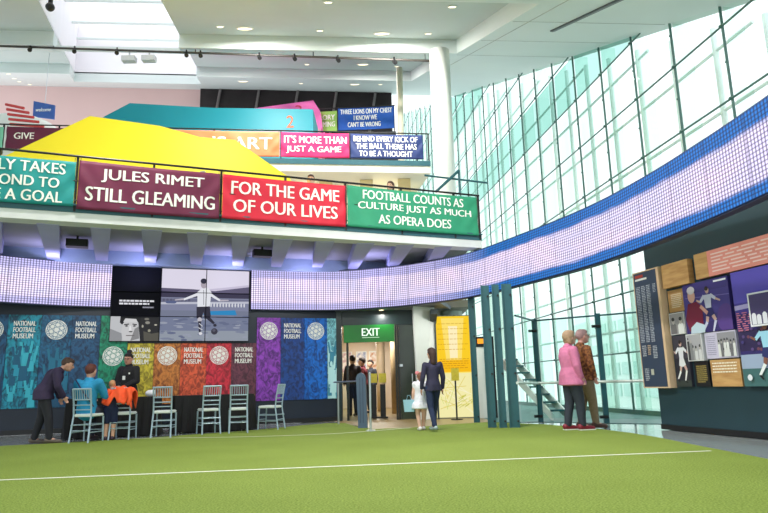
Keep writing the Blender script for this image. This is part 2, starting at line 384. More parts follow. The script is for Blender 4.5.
# outer steel frame standing beyond the glass
OUT = mat('pale_green_outer_steel', (236, 246, 242), .5, var=.02)
ow = B()
for k, s in enumerate(S_M): tube(ow, [fac(s+.6, -1, 1.5), fac(s+.6, ftop(s)+.3, 1.5)], .07, 8)
for z in Z_T[1:]:
    s_in = next((s for s in [S_M[0]+.05*k for k in range(900)] if ftop(s) > z-.7), None)
    if s_in: tube(ow, [fac(s_in, z-.7, 1.5), fac(S_M[-1]+1, z-.7, 1.5)], .042, 8)
struct('window_2', ow, OUT)
# ground and a pale building across the street
struct('ground', box(B(), 5, 60, -20, 80, -1.6, -1.5), mat('pale_street_paving', (214, 222, 218), .8, var=.05, scale=.5))
ab = empty('street_building', 'pale green glazed building across the street beyond the glass wall', 'building', (24, 30, -1.5))
def ch(name, bm, m, par, **k):
    o = obj(name, bm, m, par, **k); o.matrix_parent_inverse = Matrix.Translation(-par.location); return o
bm = B(); box(bm, 20, 28, -5, 70, -1.5, 6.5); ch('facade_wall', bm, mat('pale_building_wall', (236, 246, 240), .7, var=.03, scale=.3), ab)
for r in range(4):
    bm = B()
    for k in range(28): box(bm, 19.9, 20, -4+k*2.6, -4+k*2.6+1.9, -.6+r*1.8, .4+r*1.8)
    ch('window_band', bm, mat('pale_building_window', (192, 222, 212), .3, var=.06), ab)

# ================================================================ SETTING: back wall and levels
bm = B(); BW.box(bm, -11, .03, 0, 3.7, -.4, 0); struct('wall_back', bm, NAVY)
bm = B(); BW.box(bm, -11, .04, 0, .1, 0, .03); struct('baseboard_back', bm, BLACK)
# level 1 deck
front = lambda u, off=0: L1(u, 0, off)
deck1 = [front(-4, -.06), front(9.25, -.06), V((1.55, 21.4, 0)), V((-1.28, 21.2, 0)), V((-16, 19.8, 0)), V((-16, 9, 0))]
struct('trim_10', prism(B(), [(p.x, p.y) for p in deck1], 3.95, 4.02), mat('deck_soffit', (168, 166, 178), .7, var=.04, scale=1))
bm = B(); L1.box(bm, -4, 9.25, 3.72, 3.885, -.35, 0); struct('trim_11', bm, mat('pale_fascia', (222, 224, 226), .6, var=.05, scale=3))
bm = B(); L1.box(bm, -4, 9.25, 3.885, 4.03, -.30, .01); L1.box(bm, -4, 9.25, 4.005, 4.03, .0, .05); struct('trim_12', bm, KICK)
FINP = mat('lilac_lit_soffit_beam', (180, 180, 226), .65, var=.03, scale=2)  # lilac tone of the uplighting is put into this beam colour
fins = [((-6.04, 11.22), (-7.26, 13.78), .31), ((-5.27, 11.6), (-6.33, 14.07), .3), ((-4.41, 11.84), (-5.38, 14.44), .32), ((-3.63, 12.15), (-4.42, 14.77), .34), ((-2.87, 12.51), (-3.52, 15.1), .32),
        ((-2.1, 12.88), (-2.62, 15.25), .34), ((-1.27, 13.18), (-1.65, 15.45), .33), ((-.45, 13.43), (-.8, 15.85), .33), ((.4, 13.7), (.15, 16.2), .33), ((1.25, 14.0), (1.1, 16.6), .33), ((-6.9, 10.9), (-8.3, 13.4), .31), ((-7.8, 10.5), (-9.4, 13.1), .31)]
bm = B()
for a, c, w in fins:
    w *= 1.12
    a, c = V((*a, 0)), V((*c, 0)); d = (c-a).normalized(); a = a - d*.55; n = V((-d.y, d.x, 0))
    hexa(bm, [a-n*w*.5+V((0, 0, 3.71)), a+n*w*.5+V((0, 0, 3.71)), c+n*.12+V((0, 0, 3.71)), c-n*.12+V((0, 0, 3.71))],
             [a-n*w*.5+V((0, 0, 3.95)), a+n*w*.5+V((0, 0, 3.95)), c+n*.12+V((0, 0, 3.95)), c-n*.12+V((0, 0, 3.95))])
struct('trim_13', bm, FINP)
bm = B(); BW.box(bm, -8, 3.2, 3.66, 3.95, -.1, .35); struct('trim_14', bm, mat('soffit_end_beam', (150, 164, 190), .7, var=.03))
SPK = ((-6.19, 12.6), (-2.73, 14.05))
for k, (x, y) in enumerate(SPK):
    sp = empty('ceiling_speaker', 'black boxed loudspeaker under the lowest balcony above the %s' % ('short led band', 'edge of the football picture')[k], 'speaker', (x, y, 3.78), .37) if k < 2 else None
    if sp:
        obj('enclosure', box(B(), -.2, .2, -.12, .12, -.06, .09), BLACK, sp); obj('grille', box(B(), -.17, .17, -.13, -.12, -.04, .07), mat('dark_grille', (40, 40, 46), .7), sp)
        obj('bracket', box(B(), -.02, .02, -.02, .02, .08, .18), BLACK, sp)
# level 1 rear wall with warm openings
bm = B(); hexa(bm, [V((-14, 19.4, 4.02)), V((1.3, 21.0, 4.02)), V((1.3, 21.3, 4.02)), V((-14, 19.7, 4.02))], [V((-14, 19.4, 7.27)), V((1.3, 21.0, 7.27)), V((1.3, 21.3, 7.27)), V((-14, 19.7, 7.27))])
struct('wall_gallery', bm, CREAM)
bm = B()
for x in (-3.3, -2.0, -.7, .5): box(bm, x, x+.4, 19.5, 19.8, 4.02, 7.26)
struct('trim_15', bm, mat('ochre_pilaster', (206, 190, 140), .6, var=.04))
# level 2 deck
d2 = [L2(-6, 0), L2(12.62, 0), L2(12.4, 0, -4.6), L2(-6, 0, -4.6)]
struct('trim_16', prism(B(), [(p.x, p.y) for p in d2], 7.27, 7.5), mat('cream_slab', (232, 230, 214), .6, var=.03, scale=1))
bm = B(); L2.box(bm, 3, 12.62, 7.5, 7.66, -.2, .03); struct('trim_17', bm, KICK)
bm = B(); L2.box(bm, -6, 3, 7.5, 7.62, -.2, .03); struct('trim_18', bm, CREAM)
# level 3 deck
d3 = [L3(-1, 0), L3(3.15, 0), L3(3.15, 0, -6), L3(-1, 0, -6)]
struct('trim_19', prism(B(), [(p.x, p.y) for p in d3], 9.72, 9.92), mat('dark_slab_edge', (36, 44, 52), .6))
bm = B(); tube(bm, [(.68, 21.2, 7.5), (.72, 21.2, rz_(.7, 21.2))], .11, 16); struct('trim_20', bm, CREAM, smooth=True)
# far end walls under the roof
yb = 31.4
bm = B(); hexa(bm, [V((-26, yb, 8)), V((-9.3, yb, 8)), V((-9.3, yb+.3, 8)), V((-26, yb+.3, 8))], [V((-26, yb, rz_(-26, yb))), V((-9.3, yb, rz_(-9.3, yb))), V((-9.3, yb+.3, rz_(-9.3, yb))), V((-26, yb+.3, rz_(-26, yb)))])
struct('wall_upper', bm, mat('pink_painted_wall', (232, 198, 196), .6, var=.03, scale=.4))
bm = B(); hexa(bm, [V((-9.3, yb-.6, 8)), V((.6, yb-.6, 8)), V((.6, yb-.3, 8)), V((-9.3, yb-.3, 8))], [V((-9.3, yb-.6, rz_(-9.3, yb-.6))), V((.6, yb-.6, rz_(.6, yb-.6))), V((.6, yb-.3, rz_(.6, yb-.6))), V((-9.3, yb-.3, rz_(-9.3, yb-.6)))])
struct('wall_far', bm, mat('dark_plant_wall', (42, 34, 36), .7, var=.25, scale=1.5))
bm = B()
for k in range(5): tube(bm, [(-8.8+k*2.0, yb-.75, 12), (-8.2+k*2.0, yb-.75, rz_(-8+k*2., yb)-.1)], .07, 6)
tube(bm, [(-9, yb-.8, 14.3), (.4, yb-.8, 14.6)], .06, 6); struct('trim_21', bm, mat('grey_bracing', (120, 112, 112), .6))

# round white column
bm = B(); cx_, cy_ = 1.8, 17.5
tube(bm, [(cx_, cy_, 0), (cx_, cy_, rz_(cx_, cy_)+.02)], .295, 40)
co = obj('concrete_column', bm, mat('white_column_paint', (236, 238, 232), .55, var=.02), None)
for p in co.data.polygons: p.use_smooth = len(p.vertices) == 4
co['kind'] = 'structure'; co.name = 'wall_column'

# ================================================================ SETTING: exit opening and lobby
bm = B(); box(bm, -1.24, .74, 16.26, 16.42, 2.33, 2.75); box(bm, -1.26, -1.12, 16.2, 16.42, 0, 2.75); struct('door_1', bm, mat('dark_green_frame', (20, 38, 40), .4, var=.1))
d1 = D.objects['door_1']
for x in (-.98, .24, .3): o = struct('jamb', box(B(), x-.025, x+.025, 16.22, 16.4, 0, 2.33), mat('dark_bronze', (48, 50, 48), .35, .5), d1)
bm = B(); box(bm, .33, .74, 16.3, 16.33, 0, 2.33); struct('pane', bm, mat('dark_glass_panel', (46, 58, 44), .15, var=.2, scale=2), d1)
bm = B(); box(bm, .62, .64, 16.2, 16.24, .9, 1.1); box(bm, .3, .4, 16.22, 16.28, 1.28, 1.34); struct('handle', bm, STEEL, d1)
# white leaning pier beside the door
bm = B(); hexa(bm, [V((.74, 15.9, 0)), V((1.16, 15.9, 0)), V((1.16, 16.5, 0)), V((.74, 16.5, 0))], [V((.68, 15.5, 2.72)), V((1.22, 15.9, 2.72)), V((1.22, 16.5, 2.72)), V((.68, 16.5, 2.72))])
struct('trim_22', bm, WHITE)
bm = B(); box(bm, 1.2, 1.24, 15.85, 15.95, 0, 2.6); hexa(bm, [V((1.1, 15.5, 2.5)), V((1.26, 15.5, 2.5)), V((1.26, 16, 2.3)), V((1.1, 16, 2.3))], [V((1.1, 15.5, 2.62)), V((1.26, 15.5, 2.62)), V((1.26, 16, 2.62)), V((1.1, 16, 2.62))])
struct('trim_23', bm, mat('dark_bracket', (50, 60, 62), .5))
# soffit over the door
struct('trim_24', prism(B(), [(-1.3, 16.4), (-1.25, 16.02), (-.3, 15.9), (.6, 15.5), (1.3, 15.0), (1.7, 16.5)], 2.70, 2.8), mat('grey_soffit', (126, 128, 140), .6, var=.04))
# lobby room
LF = mat('tan_lobby_floor', (150, 128, 84), .35, var=.1, scale=2)
struct('trim_25', prism(B(), [(-1.15, 15.0), (-.6, 14.2), (-.28, 12.95), (.5, 13.05), (1.2, 13.75), (2.3, 14.4), (2.3, 16.5), (.9, 25), (-3, 25), (-1.25, 16.5)], -.0115, -.004), LF)
LW = mat('warm_lobby_wall', (226, 206, 184), .6, var=.1, scale=1.2)
struct('wall_lobby', box(B(), -3, 2.2, 24.5, 24.8, 0, 2.8), LW)
bm = B(); box(bm, -2.2, -2.0, 16.6, 24.5, 0, 2.8); struct('wall_lobby_side', bm, two_tone('lobby_side_print', (196, 190, 130), (240, 232, 214), 1.5))
bm = B(); box(bm, .76, .96, 16.55, 24.5, 0, 2.8); struct('wall_lobby_dark', bm, mat('olive_dark_wall', (66, 72, 48), .5, var=.15, scale=1.5))
bm = B(); box(bm, -3, 2.2, 16.5, 24.8, 2.76, 2.95); struct('ceiling_lobby', bm, mat('lobby_ceiling', (206, 190, 176), .6, var=.05))
for k, (x, y, r) in enumerate(((.28, 19.6, .16), (-.2, 21.5, .14))):
    o = struct('trim_%d' % (26+k), tube(B(), [(x, y, 0), (x, y, 2.76)], r, 20), mat('tan_pillar', (176, 150, 112) if k == 0 else (214, 190, 158), .5) if k == 0 else mat('pale_pillar', (214, 190, 158), .5), smooth=True)

# ================================================================ LED ribbon
path = catmull([(-3.24, 15.35), (-2.5, 15.62), (-1.6, 15.86), (-.9, 15.86), (-.3, 15.68), (.6, 15.26), (1.84, 14.1), (2.78, 12.1), (3.42, 10.4), (3.75, 8.9), (3.92, 7.5), (4.0, 6.4), (4.03, 5.2), (4.0, 4.0)], 8)
pathL = catmull([(-10.2, 10.4), (-9.2, 11.4), (-8.5, 12.2), (-7.89, 13.0), (-7.45, 13.42), (-7.0, 13.8), (-6.5, 14.1), (-6.17, 14.26)], 8)
def led_material():
    m = D.materials.new('led_screen_dots'); m.use_nodes = True; nt = m.node_tree; nt.nodes.clear(); N = nt.nodes.new; L = nt.links.new
    out = N('ShaderNodeOutputMaterial'); pr = N('ShaderNodeBsdfPrincipled'); L(pr.outputs[0], out.inputs[0])
    pr.inputs['Base Color'].default_value = (.02, .02, .05, 1); pr.inputs['Roughness'].default_value = .6; pr.inputs['Specular IOR Level'].default_value = .08
    uv = N('ShaderNodeUVMap'); uv.uv_map = 'UVMap'; sx = N('ShaderNodeSeparateXYZ'); L(uv.outputs[0], sx.inputs[0])
    def math_(op, a, b_=None, c=None):
        n = N('ShaderNodeMath'); n.operation = op
        for i, v in enumerate((a, b_, c)):
            if v is None: continue
            if isinstance(v, (int, float)): n.inputs[i].default_value = v
            else: L(v, n.inputs[i])
        return n.outputs[0]
    U, Vv = sx.outputs[0], sx.outputs[1]
    P = .0575
    a = math_('ABSOLUTE', math_('SINE', math_('MULTIPLY', U, PI/P))); b_ = math_('ABSOLUTE', math_('SINE', math_('MULTIPLY', Vv, PI/(.96/20))))
    dots = math_('MULTIPLY', math_('POWER', a, .9), math_('POWER', b_, .6))
    # content: a pale moving band between blue edges, bluer towards the glass wall
    nz = N('ShaderNodeTexNoise'); nz.inputs['Scale'].default_value = 1.0; nz.inputs['Detail'].default_value = 3
    cb = N('ShaderNodeCombineXYZ'); L(math_('MULTIPLY', U, .9), cb.inputs[0]); L(math_('MULTIPLY', Vv, 2.5), cb.inputs[1]); L(cb.outputs[0], nz.inputs['Vector'])
    ed = math_('ABSOLUTE', math_('SUBTRACT', math_('ADD', Vv, math_('MULTIPLY', math_('SUBTRACT', nz.outputs[0], .5), .16)), .46))      # distance from band middle in metres
    mr = N('ShaderNodeMapRange'); mr.inputs[1].default_value = 4.6; mr.inputs[2].default_value = 6.6; L(U, mr.inputs[0])
    k = mr.outputs[0]
    edge = N('ShaderNodeMapRange'); edge.inputs[1].default_value = .27; edge.inputs[2].default_value = .33; L(ed, edge.inputs[0])
    mixA = N('ShaderNodeMixRGB'); mixA.inputs[1].default_value = (*lin((190, 184, 232)), 1); mixA.inputs[2].default_value = (*lin((14, 108, 188)), 1); L(k, mixA.inputs[0])
    ctr = N('ShaderNodeValToRGB'); ctr.color_ramp.elements[0].position = .35; ctr.color_ramp.elements[1].position = .62
    ctr.color_ramp.elements[0].color = (*lin((250, 226, 255)), 1); ctr.color_ramp.elements[1].color = (*lin((226, 216, 252)), 1); L(nz.outputs[0], ctr.inputs[0])
    mixB = N('ShaderNodeMixRGB'); L(edge.outputs[0], mixB.inputs[0]); L(ctr.outputs[0], mixB.inputs[1]); L(mixA.outputs[0], mixB.inputs[2])
    # module seams
    seam = math_('GREATER_THAN', math_('ABSOLUTE', math_('SINE', math_('MULTIPLY', U, PI/.8))), .05)
    st = math_('MULTIPLY', math_('ADD', math_('MULTIPLY', dots, 1.25), .07), math_('ADD', math_('MULTIPLY', seam, .35), .65))
    L(mixB.outputs[0], pr.inputs['Emission Color']); L(st, pr.inputs['Emission Strength'])
    return m
LED = led_material()
def led_band(name, pts, z0, z1, u0, label):
    me_o = empty(name, label, 'led screen', (pts[0].x, pts[0].y, z0), 0, None)
    pts = [V((p.x, p.y, 0)) for p in pts]
    bm = B(); uvl = bm.loops.layers.uv.new('UVMap'); u = u0; prev = None
    nrm = []
    for i, p in enumerate(pts):
        t = (pts[min(i+1, len(pts)-1)] - pts[max(i-1, 0)]).normalized(); nrm.append(V((t.y, -t.x, 0)))
    rows = []
    for i, p in enumerate(pts):
        if i: u += (p-pts[i-1]).length
        rows.append((bm.verts.new(p+V((0, 0, z0))), bm.verts.new(p+V((0, 0, z1))), u))
    for A, Bq in zip(rows, rows[1:]):
        f = bm.faces.new((A[0], Bq[0], Bq[1], A[1]))
        for l, (uu, vv) in zip(f.loops, ((A[2], 0), (Bq[2], 0), (Bq[2], z1-z0), (A[2], z1-z0))): l[uvl].uv = (uu, vv)
    me = D.meshes.new('led_face'); bm.to_mesh(me); bm.free()
    o = link('led_face', me, me_o, LED); o.matrix_parent_inverse = Matrix.Translation(-me_o.location)
    bm = B(); A = []
    for p, n in zip(pts, nrm):
        q = [p - n*.015, p - n*.14]; A.append([bm.verts.new(v+V((0, 0, z))) for v in q for z in (z0-.02, z1+.02)])
    for a, c in zip(A, A[1:]):
        for i, j in ((0, 1), (1, 3), (3, 2), (2, 0)): bm.faces.new((a[i], a[j], c[j], c[i]))
    for a in (A[0], A[-1]): bm.faces.new((a[0], a[1], a[3], a[2]))
    ch('housing', bm, mat('blue_black_housing', (26, 36, 66), .5), me_o)
    return me_o
led_band('led_screen_band', path, 2.71, 3.68, 0, 'long curved led screen band sweeping from the back wall along the glass wall')
led_band('led_screen_band', pathL, 2.71, 3.66, -6, 'short curved led screen band beside the dark quote screen, under the teal banner')

# ================================================================ right exhibition wall
bm = B(); RW.box(bm, 0, 8, 0, 3.5, -.55, 0); struct('wall_right', bm, mat('dark_slate_wall', (28, 56, 66), .5, var=.08, scale=1.5))
bm = B(); RW.box(bm, 0, 8, 0, .08, 0, .02); struct('baseboard_right', bm, BLACK)
WOOD = two_tone('pale_oak_board', (186, 138, 84), (208, 164, 108), 3., .5, .35, .65, 6., (1, 1, 6))
def board(name, label, u0, u1, z0, z1, m, t=.05, cat='display panel', edge=None, off=0.):
    e = empty(name, label, cat, RW((u0+u1)/2, z0, 0))
    bm = B(); RW.box(bm, u0, u1, z0, z1, off, off+t); ch('backing', bm, m, e); return e
def add_pic(e, *a, **k):
    return picture(*a, parent=next(c for c in e.children if c.name.startswith('backing')), **k)
def add_txt(e, *a, **k):
    o = place_text(*a, **k); o.parent = e; o.matrix_parent_inverse = Matrix.Translation(-e.location); return o
def lines(col, x0, x1, y0, y1, n, h=.55):
    r = random.Random(int(x0*999+y0*77+n)); S = []
    for k in range(n):
        y = y1-(k+.5)*(y1-y0)/n; t = (y1-y0)/n*h/2; x = x0
        xe = x1 - (r.random()*.25*(x1-x0) if k % 4 == 3 or k == n-1 else r.random()*.04*(x1-x0))
        while x < xe:
            wd = (.05+.09*r.random())*max(.35, x1-x0); S.append((col, 't', (x, y-t, min(x+wd, xe), y+t))); x += wd+.02
    return S
# chronology panel with pale oak edge, standing proud at the wall's corner
e = board('text_panel', 'tall dark panel of white text columns with a pale wooden edge', -.19, .44, .70, 2.67, mat('slate_print', (44, 58, 80), .4, var=.05), .12)
bm = B(); RW.box(bm, .44, .5, .70, 2.67, 0, .125); RW.box(bm, -.21, -.19, .69, 2.68, 0, .125); RW.box(bm, -.21, .5, .68, .70, 0, .125); RW.box(bm, -.21, .5, 2.67, 2.69, 0, .125); ch('frame', bm, mat('pale_wood_edge', (222, 190, 156), .5), e)
S = [((52, 66, 92), 'r', (0, 0, 1, 1)), ((176, 60, 50), 'r', (.06, .955, .42, .98)), ((236, 236, 236), 'r', (.06, .93, .58, .948))]
for c, (x0, x1) in enumerate(((.06, .24), (.3, .46), (.52, .68), (.8, .92))):
    S += lines((196, 202, 216), x0, x1, .38 if c < 3 else .8, .88, 34 if c < 3 else 6)
S += lines((200, 204, 214), .08, .26, .26, .36, 6) + lines((222, 190, 150), .32, .46, .27, .36, 5) + lines((200, 204, 214), .54, .72, .24, .35, 8) + lines((200, 204, 214), .1, .28, .05, .16, 7) + [((190, 190, 176), 'r', (.36, .1, .48, .15))]
add_pic(e, 'printed_text', RW, -.19, .70, .63, 1.97, .1212, S)
e = board('wood_panel', 'blank pale wooden block beside the dark text panel', .56, 1.2, 2.3, 2.69, WOOD, .10)
e = board('wood_panel', 'small wooden board with faint white text above the black-and-white portraits', .56, 1.0, 1.9, 2.26, WOOD, .03)
add_pic(e, 'printed_text', RW, .62, 1.95, .3, .26, .032, lines((232, 214, 190), .05, .9, .05, .95, 8))
e = board('heading_panel', 'long pink wooden board with lines of white text', 1.34, 4.4, 2.33, 2.72, mat('pink_heading_board', (236, 150, 140), .45, var=.06, scale=3), .08)
bm = B(); RW.box(bm, 1.34, 1.62, 2.331, 2.719, .08, .083); ch('wood_end', bm, WOOD, e)
add_pic(e, 'printed_text', RW, 1.7, 2.36, 2.6, .33, .082, lines((250, 214, 212), .0, 1, .03, .97, 6, .4))
# big purple photograph of two players
e = board('photo_panel', 'large purple photograph of two football players, one in red and one in white', .98, 1.96, 1.51, 2.29, mat('purple_backing', (60, 50, 120), .4), .07)
S = [((62, 52, 128), 'r', (0, 0, 1, 1)), ((74, 62, 146), 'r', (0, .35, 1, .8)), ((52, 40, 108), 'r', (0, 0, 1, .2)), ((120, 110, 190), 'l', ((.05, .72), (1, .66), .012))]
S += [((88, 60, 140), 'e', (.9, .2, .2, .3))]
S += player(.55, .42, .5, (206, 206, 236), (44, 40, 110), (214, 176, 170), .8, sock=(200, 200, 230)) + \
     [((120, 22, 58), 'p', [(.08, .05), (.4, .1), (.42, .5), (.3, .62), (.1, .6), (.02, .3)]), ((196, 214, 232), 'p', [(.1, 0), (.42, 0), (.44, .14), (.26, .22), (.12, .12)]),
      ((222, 170, 160), 'e', (.2, .74, .085, .13)), ((214, 206, 220), 'e', (.2, .86, .09, .08)), ((214, 160, 150), 'l', ((.38, .52), (.52, .36), .06))] + [((236, 236, 250), 'r', (.72, .93, .98, .965))]
add_pic(e, 'printed_photograph', RW, .98, 1.51, .98, .78, .071, S)
# small black and white portraits
def people_row(n, y, r_, cols, bg, seed, body=(200, 200, 200), dark=(50, 50, 56)):
    rr = random.Random(seed); S = [(bg, 'r', (0, 0, 1, 1))]
    for k in range(n):
        x = (k+.5)/n + rr.uniform(-.02, .02); yy = y + rr.uniform(-.05, .05); w = .42/n
        S.append((rr.choice(cols), 'p', [(x-w, -.0), (x+w, 0), (x+w*.95, yy-r_*1.2), (x+w*.4, yy-r_*.7), (x-w*.4, yy-r_*.7), (x-w*.95, yy-r_*1.2)]))
        S.append(((186, 180, 180), 'e', (x, yy, w*.5, r_))); S.append((dark, 'e', (x, yy+r_*.6, w*.52, r_*.6)))
    return S
e = board('photo_panel', 'small black-and-white photograph of two men hugging, beneath the faint wooden text board', .57, .93, 1.53, 1.88, mat('white_print_edge', (226, 226, 230), .5), .06)
add_pic(e, 'printed_photograph', RW, .58, 1.54, .34, .33, .061, people_row(2, .62, .16, [(222, 222, 224), (110, 108, 112)], (150, 146, 152), 3))
e = board('photo_panel', 'upright dark photograph of a single player in white kit, lowest beside the wooden edge', .58, .93, .70, 1.51, mat('dark_print_edge', (44, 44, 58), .5), .05)
add_pic(e, 'printed_photograph', RW, .58, .70, .35, .81, .051, [((38, 38, 52), 'r', (0, 0, 1, 1)), ((60, 56, 70), 'r', (0, .55, 1, 1)), ((52, 60, 58), 'r', (0, 0, 1, .12))] + player(.5, .5, .44, (226, 226, 236), (228, 228, 234), (206, 168, 158), 2.0))
e = board('photo_panel', 'black-and-white photograph of a crowded street, beside the lone player in white', .93, 1.28, 1.09, 1.51, mat('white_print_edge', (226, 226, 230), .5), .07)
add_pic(e, 'printed_photograph', RW, .945, 1.105, .32, .39, .071, people_row(4, .45, .1, [(216, 216, 220), (90, 90, 96), (160, 160, 166)], (176, 174, 182), 5) + people_row(5, .78, .07, [(140, 140, 146), (70, 70, 76)], (176, 174, 182), 6)[1:6])
e = board('text_panel', 'small black panel with short lines of gold text', 1.0, 1.31, .70, 1.08, mat('black_print', (26, 26, 30), .4), .03)
add_pic(e, 'printed_text', RW, 1.04, .74, .24, .3, .031, lines((196, 172, 96), .0, .95, .05, .95, 9, .4))
e = board('photo_panel', 'pale text panel with a black-and-white team photograph beside it', 1.34, 1.97, 1.11, 1.5, mat('lilac_print', (206, 200, 226), .5), .06)
add_pic(e, 'printed_text', RW, 1.37, 1.14, .2, .33, .061, lines((150, 144, 180), .0, .95, .05, .95, 10, .4))
add_pic(e, 'printed_photograph', RW, 1.6, 1.13, .36, .35, .061, people_row(5, .3, .1, [(226, 226, 230), (232, 232, 236)], (150, 148, 158), 8) + people_row(6, .62, .09, [(230, 230, 232), (120, 118, 126)], (150, 148, 158), 9)[1:])
e = board('text_panel', 'low wooden board with four lines of white text under the team photograph', 1.38, 1.97, .70, 1.09, WOOD, .05)
add_pic(e, 'printed_text', RW, 1.42, .88, .5, .19, .051, lines((248, 238, 220), .0, 1, .05, .95, 4, .45))
e = board('photo_panel', 'huge purple photograph of a player in a pale blue shirt kicking a ball', 2.03, 4.2, .70, 2.31, mat('purple_backing', (60, 50, 120), .4), .07)
S = [((70, 58, 160), 'r', (0, 0, 1, 1)), ((96, 84, 196), 'r', (0, .72, 1, 1)), ((182, 170, 226), 'p', [(0, .66), (1, .72), (1, .755), (0, .7)]), ((50, 40, 110), 'r', (0, .26, 1, .62)), ((46, 34, 82), 'r', (0, .30, 1, .48)), ((160, 176, 206), 'r', (0, .15, 1, .27)), ((66, 108, 110), 'r', (0, 0, 1, .15))]
rr = random.Random(4)
for k in range(60): S.append((rr.choice([(92, 70, 130), (120, 70, 90), (70, 60, 130)]), 'e', (rr.random(), rr.uniform(.3, .5), .012, .014)))
S += lines((206, 120, 150), .02, .14, .47, .64, 9, .45)
S += player(.235, .3, .26, (160, 214, 240), (40, 48, 110), (140, 92, 78), .75, sock=(236, 240, 244)) + [((228, 232, 240), 'e', (.07, .075, .02, .027))]
add_pic(e, 'printed_photograph', RW, 2.03, .70, 2.17, 1.61, .071, S)
add_pic(e, 'inset_photograph', RW, 2.38, 1.5, .62, .46, .16, [((232, 232, 240), 'r', (0, 0, 1, 1))] + [(c, k2, p) for c, k2, p in [((70, 60, 110), 'r', (.04, .05, .96, .95))]] + [(x[0], x[1], [(a*.9+.05, b2*.8+.06) for a, b2 in x[2]]) for x in people_row(6, .5, .13, [(236, 236, 244), (226, 226, 238)], (70, 60, 110), 12) if x[1] == 'p'])

# ================================================================ coloured wall panels
US = [-8.4, -7.84, -7.26, -6.62, -6.02, -5.44, -4.86, -4.29, -3.71, -3.13, -2.56, -1.97, -1.39, -.80, -.22, .02]
PAN = [('deep blue', (30, 80, 130), (20, 50, 100), 'text'), ('dark blue', (22, 84, 126), (14, 52, 92), 'crest'), ('cyan crowd photograph', (24, 150, 176), (12, 84, 116), 'text'), ('teal blue', (28, 104, 144), (18, 66, 108), 'crest'), ('slate blue', (34, 88, 128), (24, 60, 100), 'text'),
       ('green', (24, 148, 110), (14, 104, 82), 'crest'), ('yellow', (214, 196, 60), (168, 150, 40), 'text'), ('orange brown', (206, 128, 56), (166, 88, 40), 'crest'), ('burnt orange', (226, 96, 58), (184, 66, 44), 'text'), ('red', (214, 46, 66), (166, 30, 48), 'crest'), ('maroon', (110, 54, 74), (84, 40, 60), 'text'),
       ('purple', (148, 66, 190), (108, 44, 148), 'crest'), ('navy blue', (24, 70, 146), (20, 52, 118), 'text'), ('bright blue', (8, 108, 206), (6, 74, 160), 'crest'), ('pale cyan', (146, 216, 228), (84, 160, 184), 'none')]
def crest(frame, u, z, r, off, col, parent):
    """round white emblem with a woven ball pattern in the panel's colour"""
    bm = B(); c = bm.verts.new(frame(u, z, off)); ring = [bm.verts.new(frame(u+r*math.cos(2*PI*k/28), z+r*math.sin(2*PI*k/28), off)) for k in range(28)]
    for k in range(28): bm.faces.new((c, ring[k], ring[(k+1) % 28]))
    def band(pts, w, o):
        prev = None
        for i, p in enumerate(pts):
            q = (pts[min(i+1, len(pts)-1)][0]-pts[max(i-1, 0)][0], pts[min(i+1, len(pts)-1)][1]-pts[max(i-1, 0)][1]); L_ = math.hypot(*q) or 1; nx, ny = -q[1]/L_*w/2, q[0]/L_*w/2
            cur = (bm.verts.new(frame(u+p[0]-nx, z+p[1]-ny, o)), bm.verts.new(frame(u+p[0]+nx, z+p[1]+ny, o)))
            if prev: f = bm.faces.new((prev[0], cur[0], cur[1], prev[1])); f.material_index = 1
            prev = cur
    for k in range(3):
        a = k*PI/3+.35
        for mi in (.25, .68):
            pts = []
            for t in range(25):
                th = 2*PI*t/24; x, y = .93*r*math.cos(th), mi*r*math.sin(th)
                pts.append((x*math.cos(a)-y*math.sin(a), x*math.sin(a)+y*math.cos(a)))
            band(pts, r*.055, off+.002)
    me = D.meshes.new('crest'); bm.to_mesh(me); bm.free()
    o = link('crest', me, parent, [TEXTW, flat(tuple(int(v*.55+255*.45) for v in col))]); return o
